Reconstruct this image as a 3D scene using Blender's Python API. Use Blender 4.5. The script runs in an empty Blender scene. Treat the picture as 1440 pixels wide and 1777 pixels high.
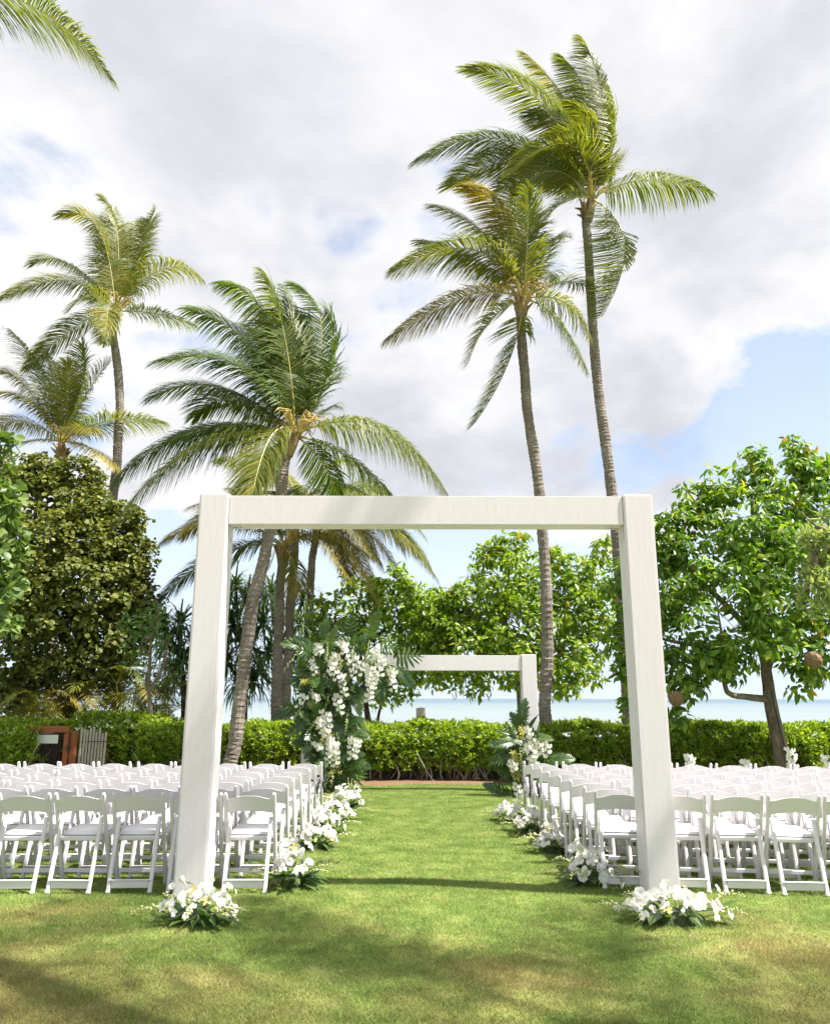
import bpy, bmesh, math, random
import numpy as np
from mathutils import Vector, Matrix

sc = bpy.context.scene
C = sc.collection
R = math.radians
rng = np.random.default_rng(7)
random.seed(7)

# ------------------------------------------------------------------ camera
PITCH = R(13.5)
EYE = 1.62
F = 1349.0
cam_d = bpy.data.cameras.new('camera')
cam_d.sensor_fit = 'HORIZONTAL'
cam_d.sensor_width = 36.0
cam_d.lens = 36.0 * F / 1440.0
cam_d.clip_start = 0.1
cam_d.clip_end = 60000
cam = bpy.data.objects.new('camera', cam_d)
C.objects.link(cam)
cam.location = (0, 0, EYE)
cam.rotation_euler = (R(90) + PITCH, R(-0.12), 0)
sc.camera = cam

def ray(px, py):
    u = (px - 720) / F
    v = (888.5 - py) / F
    return np.array([u, math.cos(PITCH) - v * math.sin(PITCH), math.sin(PITCH) + v * math.cos(PITCH)])

def at(px, py, Y):
    """place in the world seen at photo pixel (px, py) at forward distance Y"""
    d = ray(px, py)
    k = Y / d[1]
    return np.array([d[0] * k, Y, EYE + d[2] * k])

def ppm(px, py, Y):
    """photo pixels per metre at that place"""
    p = at(px, py, Y)
    zc = p[1] * math.cos(PITCH) + (p[2] - EYE) * math.sin(PITCH)
    return F / zc

def on_ground(px, py):
    d = ray(px, py)
    k = -EYE / d[2]
    return np.array([d[0] * k, d[1] * k, 0.0])

# ------------------------------------------------------------------ light
SUN_EL, SUN_AZ = R(58), R(103)          # azimuth clockwise from +Y (ahead): high on the right, a little behind the camera
sun_dir = Vector((math.sin(SUN_AZ) * math.cos(SUN_EL), math.cos(SUN_AZ) * math.cos(SUN_EL), math.sin(SUN_EL)))
sun_d = bpy.data.lights.new('sun', 'SUN')
sun_d.energy = 5.0
sun_d.angle = R(0.55)
sun_d.color = (1.0, 0.95, 0.885)
sun = bpy.data.objects.new('sun', sun_d)
C.objects.link(sun)
sun.rotation_euler = (-sun_dir).to_track_quat('-Z', 'Y').to_euler()
sun.location = (30, -9, 40)

w = bpy.data.worlds.new('World')
sc.world = w
w.use_nodes = True
wn, wl = w.node_tree.nodes, w.node_tree.links
wn.clear()

def N(tree, kind, **kw):
    n = tree.nodes.new(kind)
    for k, v in kw.items():
        if k == 'inp':
            for i, val in v.items():
                n.inputs[i].default_value = val
        else:
            setattr(n, k, v)
    return n

WT = w.node_tree
def wmath(op, a, b=None, c=None, clamp=False):
    n = WT.nodes.new('ShaderNodeMath'); n.operation = op; n.use_clamp = clamp
    for i, x in enumerate((a, b, c)):
        if x is None: continue
        if isinstance(x, (int, float)): n.inputs[i].default_value = x
        else: WT.links.new(x, n.inputs[i])
    return n.outputs[0]
def wramp(x, a, b, lo=0.0, hi=1.0):
    n = WT.nodes.new('ShaderNodeMapRange'); n.interpolation_type = 'SMOOTHSTEP'
    WT.links.new(x, n.inputs[0])
    n.inputs[1].default_value, n.inputs[2].default_value, n.inputs[3].default_value, n.inputs[4].default_value = a, b, lo, hi
    return n.outputs[0]

def sky_world():
    sky = N(WT, 'ShaderNodeTexSky', sky_type='NISHITA', sun_disc=False, sun_elevation=SUN_EL, sun_rotation=SUN_AZ,
            altitude=0, air_density=1.0, dust_density=0.4, ozone_density=1.5)
    bgs = N(WT, 'ShaderNodeBackground', inp={1: 0.095})
    WT.links.new(sky.outputs[0], bgs.inputs[0])
    tc = N(WT, 'ShaderNodeTexCoord')
    sep = N(WT, 'ShaderNodeSeparateXYZ')
    WT.links.new(tc.outputs['Generated'], sep.inputs[0])
    sv = N(WT, 'ShaderNodeCombineXYZ')
    WT.links.new(sep.outputs[0], sv.inputs[0]); WT.links.new(sep.outputs[1], sv.inputs[1]); WT.links.new(wmath('MAXIMUM', sep.outputs[2], 0.16), sv.inputs[2])
    WT.links.new(sv.outputs[0], sky.inputs[0])
    z = wmath('MAXIMUM', sep.outputs[2], 0.0)
    zz = wmath('ADD', z, 0.32)
    cmb = N(WT, 'ShaderNodeCombineXYZ', inp={2: 3.7})
    WT.links.new(wmath('DIVIDE', sep.outputs[0], zz), cmb.inputs[0])
    WT.links.new(wmath('DIVIDE', sep.outputs[1], zz), cmb.inputs[1])
    big = N(WT, 'ShaderNodeTexNoise', inp={'Scale': 2.1, 'Detail': 10.0, 'Roughness': 0.56, 'Distortion': 0.25})
    WT.links.new(cmb.outputs[0], big.inputs['Vector'])
    soft = N(WT, 'ShaderNodeTexNoise', inp={'Scale': 1.9, 'Detail': 9.0, 'Roughness': 0.55, 'Distortion': 0.3})
    off = N(WT, 'ShaderNodeVectorMath', operation='ADD', inp={1: (4.3, 1.9, 7.7)})
    WT.links.new(cmb.outputs[0], off.inputs[0])
    WT.links.new(off.outputs[0], soft.inputs['Vector'])
    dens = wmath('ADD', big.outputs[0], wramp(z, 0.05, 0.50, -0.075, 0.17))
    # where the photograph shows breaks (negative) and banks (positive) in the cloud cover
    for px, py, deg, amp in ((1340, 700, 8, -.17), (1130, 795, 5, -.10), (1420, 820, 8, -.10), (290, 1030, 8, -.18), (780, 985, 7, -.14), (330, 800, 9, .11), (780, 740, 9, .11), (480, 330, 11, .13), (600, 388, 3.6, -.115), (430, 366, 3.0, -.10),
                             (1400, 385, 6, -.13), (1270, 480, 9, .15), (1120, 690, 5.0, .12), (1180, 850, 4.5, .08), (250, 520, 10, .08), (640, 800, 9, .08)):
        d = ray(px, py); d /= np.linalg.norm(d)
        dot = N(WT, 'ShaderNodeVectorMath', operation='DOT_PRODUCT', inp={1: tuple(d)})
        WT.links.new(tc.outputs['Generated'], dot.inputs[0])
        dens = wmath('ADD', dens, wramp(dot.outputs['Value'], math.cos(R(deg)), 1.0, 0.0, amp))
    cover = wmath('MAXIMUM', wramp(dens, 0.455, 0.60), wramp(z, 0.0, 0.6, 0.55, 0.34))
    # thick cloud greys underneath, edges and billows stay white
    thick = wramp(wmath('ADD', wmath('MULTIPLY', soft.outputs[0], 1.0), wmath('MULTIPLY', dens, 0.55)), 0.74, 1.04)
    dd = ray(960, 160); dd /= np.linalg.norm(dd)
    mix = N(WT, 'ShaderNodeMix', data_type='RGBA')
    mix.inputs['A'].default_value = (0.615, 0.615, 0.628, 1)
    mix.inputs['B'].default_value = (0.415, 0.422, 0.462, 1)
    WT.links.new(thick, mix.inputs['Factor'])
    bgc = N(WT, 'ShaderNodeBackground', inp={1: 0.665})
    WT.links.new(mix.outputs['Result'], bgc.inputs[0])
    ms = N(WT, 'ShaderNodeMixShader')
    WT.links.new(cover, ms.inputs[0])
    WT.links.new(bgs.outputs[0], ms.inputs[1])
    WT.links.new(bgc.outputs[0], ms.inputs[2])
    out = N(WT, 'ShaderNodeOutputWorld')
    WT.links.new(ms.outputs[0], out.inputs[0])
sky_world()

vs = sc.view_settings
sc.display_settings.display_device = 'sRGB'
vs.view_transform = 'Standard'
vs.look = 'None'
vs.exposure = 1.34
vs.gamma = 1.0
vs.use_curve_mapping = False
sc.cycles.max_bounces = 6
sc.cycles.diffuse_bounces = 3
sc.cycles.glossy_bounces = 2
sc.cycles.transmission_bounces = 4
sc.cycles.transparent_max_bounces = 4
sc.cycles.use_denoising = True
sc.cycles.use_adaptive_sampling = True
sc.cycles.adaptive_threshold = 0.02

# ------------------------------------------------------------------ helpers
def tag(o, label=None, cat=None, group=None, kind=None):
    if label: o['label'] = label
    if cat: o['category'] = cat
    if group: o['group'] = group
    if kind: o['kind'] = kind
    return o

def link(name, me, mats=None, parent=None, mat4=None):
    if mats is not None:
        if len(me.materials): me.materials.clear()
        for m in (mats if isinstance(mats, (list, tuple)) else [mats]):
            me.materials.append(m)
    o = bpy.data.objects.new(name, me)
    C.objects.link(o)
    if parent is not None: o.parent = parent
    if mat4 is not None: o.matrix_basis = mat4
    return o

def inst(name, me, parent, mat4):
    o = bpy.data.objects.new(name, me)
    C.objects.link(o)
    o.parent = parent
    o.matrix_basis = mat4
    return o

def empty(name, loc=(0, 0, 0), rz=0.0, parent=None):
    o = bpy.data.objects.new(name, None)
    C.objects.link(o)
    o.empty_display_size = 0.2
    o.location = loc
    o.rotation_euler = (0, 0, rz)
    if parent is not None: o.parent = parent
    return o

def umesh(name, v, f, smooth=False, mi=None):
    """mesh from (n,3) vertices and (m,k) faces"""
    v = np.ascontiguousarray(v, dtype=np.float32); f = np.ascontiguousarray(f, dtype=np.int32)
    me = bpy.data.meshes.new(name)
    me.vertices.add(len(v)); me.vertices.foreach_set('co', v.ravel())
    k = f.shape[1]
    me.loops.add(f.size); me.loops.foreach_set('vertex_index', f.ravel())
    me.polygons.add(len(f)); me.polygons.foreach_set('loop_start', np.arange(len(f), dtype=np.int32) * k)
    if mi is not None: me.polygons.foreach_set('material_index', np.asarray(mi, dtype=np.int32))
    me.update(calc_edges=True)
    me.polygons.foreach_set('use_smooth', np.full(len(f), smooth))
    return me

class MB:
    def __init__(s): s.v = []; s.f = []; s.m = []; s.cur = 0
    def add(s, vs, fs):
        b = len(s.v)
        s.v.extend([tuple(p) for p in vs]); s.f.extend([tuple(i + b for i in f) for f in fs]); s.m.extend([s.cur] * len(fs))
    def box(s, lo, hi):
        x0, y0, z0 = lo; x1, y1, z1 = hi
        s.add([(x0, y0, z0), (x1, y0, z0), (x1, y1, z0), (x0, y1, z0), (x0, y0, z1), (x1, y0, z1), (x1, y1, z1), (x0, y1, z1)],
              [(0, 3, 2, 1), (4, 5, 6, 7), (0, 1, 5, 4), (1, 2, 6, 5), (2, 3, 7, 6), (3, 0, 4, 7)])
    def sweep(s, pts, secs, closed=True):
        """pts: centres, secs: list of arrays (n,3) of offsets"""
        n = len(secs[0]); b = len(s.v)
        for p, q in zip(pts, secs):
            s.v.extend([tuple(np.asarray(p) + o) for o in q])
        for i in range(len(pts) - 1):
            for j in range(n):
                a = b + i * n + j; c = b + i * n + (j + 1) % n
                s.f.append((a, c, c + n, a + n)); s.m.append(s.cur)
        if closed:
            s.f.append(tuple(b + j for j in reversed(range(n)))); s.m.append(s.cur)
            e = b + (len(pts) - 1) * n
            s.f.append(tuple(e + j for j in range(n))); s.m.append(s.cur)
    def tube(s, pts, rad, n=8, closed=True, wob=0.0, sd=0):
        pts = np.asarray(pts, float)
        if np.isscalar(rad): rad = [rad] * len(pts)
        T = np.gradient(pts, axis=0); T /= np.linalg.norm(T, axis=1)[:, None] + 1e-9
        ref = np.array([0.0, 1.0, 0.0]) if abs(T[0][1]) < 0.9 else np.array([1.0, 0, 0])
        secs = []
        g = np.random.default_rng(sd)
        for i in range(len(pts)):
            x = np.cross(ref, T[i]); x /= np.linalg.norm(x) + 1e-9
            y = np.cross(T[i], x); ref = y
            a = np.linspace(0, 2 * math.pi, n, endpoint=False)
            r = rad[i] * (1 + wob * g.standard_normal(n)) if wob else rad[i]
            secs.append((np.cos(a) * r)[:, None] * x + (np.sin(a) * r)[:, None] * y)
        s.sweep(pts, secs, closed)
    def bar(s, p0, p1, wx, wy, xax=(1, 0, 0), c=0.25):
        """chamfered bar between two points, wx along xax, wy across"""
        p0, p1 = np.asarray(p0, float), np.asarray(p1, float)
        t = p1 - p0; t /= np.linalg.norm(t)
        x = np.asarray(xax, float); x = x - t * x.dot(t); x /= np.linalg.norm(x)
        y = np.cross(t, x)
        k = c * min(wx, wy)
        a, b = wx / 2, wy / 2
        o = [(a - k, -b), (a, -b + k), (a, b - k), (a - k, b), (-a + k, b), (-a, b - k), (-a, -b + k), (-a + k, -b)]
        sec = np.array([x * u + y * v for u, v in o])
        sec2 = np.array([x * u * (1 - 2 * k / wx) + y * v * (1 - 2 * k / wy) for u, v in o])
        s.sweep([p0, p0 + t * k, p1 - t * k, p1], [sec2, sec, sec, sec2])
    def mesh(s, name, smooth=False):
        me = bpy.data.meshes.new(name)
        me.from_pydata(s.v, [], s.f)
        if s.cur or any(s.m): me.polygons.foreach_set('material_index', s.m)
        me.polygons.foreach_set('use_smooth', [smooth] * len(s.f))
        me.update()
        return me

def spline(pts, n):
    """Catmull-Rom through pts"""
    P = np.asarray(pts, float)
    P = np.vstack([2 * P[0] - P[1], P, 2 * P[-1] - P[-2]])
    out = []
    m = len(P) - 3
    for u in np.linspace(0, m - 1e-6, n):
        i = int(u); t = u - i
        a, b, c, d = P[i], P[i + 1], P[i + 2], P[i + 3]
        out.append(0.5 * (2 * b + (c - a) * t + (2 * a - 5 * b + 4 * c - d) * t * t + (3 * b - a - 3 * c + d) * t ** 3))
    return np.array(out)

def bez(a, b, c, n):
    t = np.linspace(0, 1, n)[:, None]
    return (1 - t) ** 2 * a + 2 * t * (1 - t) * b + t * t * c

def norm(v):
    return v / (np.linalg.norm(v, axis=-1, keepdims=True) + 1e-9)

def scatter(tv, tf, pos, ydir, zdir, sx, sy=None):
    """copies of a small template mesh (y = leaf axis, z = leaf normal) -> vertices, faces"""
    if sy is None: sy = sx
    y = norm(ydir); x = norm(np.cross(y, zdir)); z = np.cross(x, y)
    n, k = len(pos), len(tv)
    V = (pos[:, None, :] + tv[None, :, 0:1] * x[:, None, :] * sx[:, None, None] + tv[None, :, 1:2] * y[:, None, :] * sy[:, None, None] + tv[None, :, 2:3] * z[:, None, :] * sy[:, None, None])
    Fc = tf[None, :, :] + (np.arange(n) * k)[:, None, None]
    return V.reshape(-1, 3), Fc.reshape(-1, tf.shape[1])

def mx(pos, ydir, zdir, s=1.0):
    y = norm(np.asarray(ydir, float)); x = norm(np.cross(y, np.asarray(zdir, float))); z = np.cross(x, y)
    m = Matrix.Identity(4)
    for i in range(3):
        m[i][0], m[i][1], m[i][2], m[i][3] = x[i] * s, y[i] * s, z[i] * s, pos[i]
    return m

# leaf templates (tris): ovate folded leaf, round leaf, slim blade
OV = np.array([(0, 0, 0), (-.36, .28, .05), (0, .30, -.03), (.36, .28, .05), (-.33, .62, .00), (0, .64, -.08), (.33, .62, .00), (0, 1, -.22)], float)
OVF = np.array([(0, 2, 1), (0, 3, 2), (1, 2, 4), (2, 5, 4), (2, 3, 6), (2, 6, 5), (4, 5, 7), (5, 6, 7)])
RD = np.array([(0, .45, -.05), (0, 0, 0), (-.36, .14, .05), (-.5, .5, .08), (-.33, .86, .05), (0, 1, -.05), (.33, .86, .05), (.5, .5, .08), (.36, .14, .05)], float)
RDF = np.array([(0, 1, 2), (0, 2, 3), (0, 3, 4), (0, 4, 5), (0, 5, 6), (0, 6, 7), (0, 7, 8), (0, 8, 1)])[:, ::-1]
SP = np.array([(0, 0, 0), (-.5, .62, .06), (0, .55, -.03), (.5, .62, .06), (0, 1, -.06)], float)
SPF = np.array([(0, 2, 1), (0, 3, 2), (1, 2, 4), (2, 3, 4)])

# ------------------------------------------------------------------ materials
def newmat(name):
    m = bpy.data.materials.new(name); m.use_nodes = True
    t = m.node_tree; t.nodes.clear()
    out = t.nodes.new('ShaderNodeOutputMaterial')
    return m, t, out

def ramp(t, fac, stops):
    n = t.nodes.new('ShaderNodeValToRGB')
    e = n.color_ramp.elements
    while len(e) < len(stops): e.new(0.5)
    for i, (p, c) in enumerate(stops):
        e[i].position = p; e[i].color = (*c, 1)
    t.links.new(fac, n.inputs[0])
    return n.outputs[0]

def paint(name, col, rough=0.45, bump=0.0, scale=30, var=0.06, spec=0.4, stretch=None, speck=0.0, bdist=0.004):
    m, t, out = newmat(name)
    p = N(t, 'ShaderNodeBsdfPrincipled', inp={'Roughness': rough, 'Specular IOR Level': spec})
    tc = N(t, 'ShaderNodeTexCoord')
    mp = N(t, 'ShaderNodeMapping', inp={'Scale': stretch or (1, 1, 1)})
    t.links.new(tc.outputs['Object'], mp.inputs[0])
    nz = N(t, 'ShaderNodeTexNoise', inp={'Scale': scale, 'Detail': 6.0, 'Roughness': 0.6})
    t.links.new(mp.outputs[0], nz.inputs['Vector'])
    c = np.array(col)
    col_out = ramp(t, nz.outputs[0], [(0.3, tuple(c * (1 - var))), (0.7, tuple(np.minimum(c * (1 + var), 0.95)))])
    if speck:
        n2 = N(t, 'ShaderNodeTexNoise', inp={'Scale': 55.0, 'Detail': 3.0, 'Roughness': 0.7})
        t.links.new(tc.outputs['Object'], n2.inputs['Vector'])
        r2 = ramp(t, n2.outputs[0], [(0.69, (0, 0, 0)), (0.76, (speck, speck, speck))])
        mm = N(t, 'ShaderNodeMix', data_type='RGBA'); mm.inputs['B'].default_value = (*(c * 0.35), 1)
        t.links.new(r2, mm.inputs['Factor']); t.links.new(col_out, mm.inputs['A']); col_out = mm.outputs['Result']
    t.links.new(col_out, p.inputs['Base Color'])
    if bump:
        b = N(t, 'ShaderNodeBump', inp={'Strength': bump, 'Distance': bdist})
        t.links.new(nz.outputs[0], b.inputs['Height']); t.links.new(b.outputs[0], p.inputs['Normal'])
    t.links.new(p.outputs[0], out.inputs[0])
    return m

def leafmat(name, stops, transl=0.35, rough=0.42, spec=0.45, tcol=None, objvar=0.25, dirt=0.0):
    """per-leaf colour picked at random from the stops"""
    m, t, out = newmat(name)
    g = N(t, 'ShaderNodeNewGeometry'); oi = N(t, 'ShaderNodeObjectInfo')
    a = N(t, 'ShaderNodeMath', operation='MULTIPLY_ADD', inp={1: 1 - objvar})
    b = N(t, 'ShaderNodeMath', operation='MULTIPLY', inp={1: objvar})
    t.links.new(oi.outputs['Random'], b.inputs[0])
    t.links.new(g.outputs['Random Per Island'], a.inputs[0]); t.links.new(b.outputs[0], a.inputs[2])
    col = ramp(t, a.outputs[0], stops)
    p = N(t, 'ShaderNodeBsdfPrincipled', inp={'Roughness': rough, 'Specular IOR Level': spec})
    t.links.new(col, p.inputs['Base Color'])
    tr = N(t, 'ShaderNodeBsdfTranslucent')
    mm = N(t, 'ShaderNodeMix', data_type='RGBA', blend_type='MULTIPLY'); mm.inputs['Factor'].default_value = 1
    mm.inputs['B'].default_value = (*(tcol or (1.5, 1.6, 0.6)), 1)
    t.links.new(col, mm.inputs['A']); t.links.new(mm.outputs['Result'], tr.inputs[0])
    ms = N(t, 'ShaderNodeMixShader', inp={0: transl})
    t.links.new(p.outputs[0], ms.inputs[1]); t.links.new(tr.outputs[0], ms.inputs[2])
    t.links.new(ms.outputs[0], out.inputs[0])
    return m

def lawn_colour(t):
    """position-driven patches: green turf, lighter growth, dry straw in places"""
    g = N(t, 'ShaderNodeNewGeometry')
    n1 = N(t, 'ShaderNodeTexNoise', inp={'Scale': 0.55, 'Detail': 5.0, 'Roughness': 0.62})
    n2 = N(t, 'ShaderNodeTexNoise', inp={'Scale': 2.6, 'Detail': 4.0, 'Roughness': 0.6})
    t.links.new(g.outputs['Position'], n1.inputs['Vector']); t.links.new(g.outputs['Position'], n2.inputs['Vector'])
    c1 = ramp(t, n2.outputs[0], [(0.30, (0.180, 0.275, 0.062)), (0.52, (0.268, 0.362, 0.095)), (0.74, (0.375, 0.425, 0.145))])
    sp = N(t, 'ShaderNodeSeparateXYZ'); t.links.new(g.outputs['Position'], sp.inputs[0])
    near = N(t, 'ShaderNodeMapRange', inp={1: 5.2, 2: 8.2, 3: 0.065, 4: -0.14}); t.links.new(sp.outputs[1], near.inputs[0])
    ad = N(t, 'ShaderNodeMath', operation='ADD'); t.links.new(n1.outputs[0], ad.inputs[0]); t.links.new(near.outputs[0], ad.inputs[1])
    dry = ramp(t, ad.outputs[0], [(0.50, (0, 0, 0)), (0.68, (0.75, 0.75, 0.75))])
    mm = N(t, 'ShaderNodeMix', data_type='RGBA'); mm.inputs['B'].default_value = (0.44, 0.365, 0.155, 1)
    t.links.new(dry, mm.inputs['Factor']); t.links.new(c1, mm.inputs['A'])
    return mm.outputs['Result']

def lawn_mat(blades):
    m, t, out = newmat('grass_blades' if blades else 'turf')
    col = lawn_colour(t)
    if blades:
        g = N(t, 'ShaderNodeNewGeometry')
        br = ramp(t, g.outputs['Random Per Island'], [(0.0, (0.62, 0.62, 0.62)), (0.6, (1.0, 1.0, 1.0)), (1.0, (1.5, 1.35, 1.2))])
        mm = N(t, 'ShaderNodeMix', data_type='RGBA', blend_type='MULTIPLY'); mm.inputs['Factor'].default_value = 1
        t.links.new(col, mm.inputs['A']); t.links.new(br, mm.inputs['B']); col = mm.outputs['Result']
        p = N(t, 'ShaderNodeBsdfPrincipled', inp={'Roughness': 0.55, 'Specular IOR Level': 0.3})
        tr = N(t, 'ShaderNodeBsdfTranslucent')
        t.links.new(col, p.inputs['Base Color']); t.links.new(col, tr.inputs[0])
        ms = N(t, 'ShaderNodeMixShader', inp={0: 0.35})
        t.links.new(p.outputs[0], ms.inputs[1]); t.links.new(tr.outputs[0], ms.inputs[2]); t.links.new(ms.outputs[0], out.inputs[0])
    else:
        p = N(t, 'ShaderNodeBsdfPrincipled', inp={'Roughness': 0.9, 'Specular IOR Level': 0.1})
        g = N(t, 'ShaderNodeNewGeometry')
        nf = N(t, 'ShaderNodeTexNoise', inp={'Scale': 60.0, 'Detail': 4.0})
        t.links.new(g.outputs['Position'], nf.inputs['Vector'])
        br = ramp(t, nf.outputs[0], [(0.3, (0.38, 0.38, 0.35)), (0.7, (0.8, 0.78, 0.7))])
        mm = N(t, 'ShaderNodeMix', data_type='RGBA', blend_type='MULTIPLY'); mm.inputs['Factor'].default_value = 1
        t.links.new(col, mm.inputs['A']); t.links.new(br, mm.inputs['B'])
        t.links.new(mm.outputs['Result'], p.inputs['Base Color'])
        b = N(t, 'ShaderNodeBump', inp={'Strength': 0.6, 'Distance': 0.02}); t.links.new(nf.outputs[0], b.inputs['Height']); t.links.new(b.outputs[0], p.inputs['Normal'])
        t.links.new(p.outputs[0], out.inputs[0])
    return m

def bark_mat(name, dark, light, ring=0.0, scale=14):
    m, t, out = newmat(name)
    g = N(t, 'ShaderNodeTexCoord')
    mp = N(t, 'ShaderNodeMapping', inp={'Scale': (1, 1, 3.0 if ring else 0.35)}); t.links.new(g.outputs['Object'], mp.inputs[0])
    nz = N(t, 'ShaderNodeTexNoise', inp={'Scale': scale, 'Detail': 7.0, 'Roughness': 0.68}); t.links.new(mp.outputs[0], nz.inputs['Vector'])
    n2 = N(t, 'ShaderNodeTexNoise', inp={'Scale': 2.2, 'Detail': 3.0}); t.links.new(g.outputs['Object'], n2.inputs['Vector'])
    av = N(t, 'ShaderNodeMath', operation='MULTIPLY_ADD', inp={1: 0.35}); t.links.new(n2.outputs[0], av.inputs[0])
    sc_ = N(t, 'ShaderNodeMath', operation='MULTIPLY', inp={1: 0.70}); t.links.new(nz.outputs[0], sc_.inputs[0]); t.links.new(sc_.outputs[0], av.inputs[2])
    col = ramp(t, av.outputs[0], [(0.38, dark), (0.66, light)])
    p = N(t, 'ShaderNodeBsdfPrincipled', inp={'Roughness': 0.85, 'Specular IOR Level': 0.15}); t.links.new(col, p.inputs['Base Color'])
    b = N(t, 'ShaderNodeBump', inp={'Strength': 0.9, 'Distance': 0.015}); t.links.new(nz.outputs[0], b.inputs['Height']); t.links.new(b.outputs[0], p.inputs['Normal'])
    t.links.new(p.outputs[0], out.inputs[0])
    return m

def sea_mat():
    m, t, out = newmat('sea_water')
    g = N(t, 'ShaderNodeNewGeometry')
    sp = N(t, 'ShaderNodeSeparateXYZ'); t.links.new(g.outputs['Position'], sp.inputs[0])
    mr = N(t, 'ShaderNodeMapRange', inp={1: 60, 2: 900}); t.links.new(sp.outputs[1], mr.inputs[0])
    mp = N(t, 'ShaderNodeMapping', inp={'Scale': (0.012, 0.05, 1)}); t.links.new(g.outputs['Position'], mp.inputs[0])
    nb = N(t, 'ShaderNodeTexNoise', inp={'Scale': 1.0, 'Detail': 5.0}); t.links.new(mp.outputs[0], nb.inputs['Vector'])
    ad = N(t, 'ShaderNodeMath', operation='MULTIPLY_ADD', inp={1: 0.7, 2: -0.35}); t.links.new(nb.outputs[0], ad.inputs[0])
    a2 = N(t, 'ShaderNodeMath', operation='ADD'); t.links.new(mr.outputs[0], a2.inputs[0]); t.links.new(ad.outputs[0], a2.inputs[1])
    col = ramp(t, a2.outputs[0], [(0.0, (0.205, 0.245, 0.235)), (0.45, (0.145, 0.195, 0.205)), (1.0, (0.075, 0.125, 0.160))])
    p = N(t, 'ShaderNodeBsdfPrincipled', inp={'Roughness': 0.32, 'Specular IOR Level': 0.5}); t.links.new(col, p.inputs['Base Color'])
    wv = N(t, 'ShaderNodeTexNoise', inp={'Scale': 0.9, 'Detail': 6.0, 'Roughness': 0.6})
    mp2 = N(t, 'ShaderNodeMapping', inp={'Scale': (0.45, 1, 1)}); t.links.new(g.outputs['Position'], mp2.inputs[0]); t.links.new(mp2.outputs[0], wv.inputs['Vector'])
    b = N(t, 'ShaderNodeBump', inp={'Strength': 0.7, 'Distance': 0.5}); t.links.new(wv.outputs[0], b.inputs['Height']); t.links.new(b.outputs[0], p.inputs['Normal'])
    t.links.new(p.outputs[0], out.inputs[0])
    return m

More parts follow.
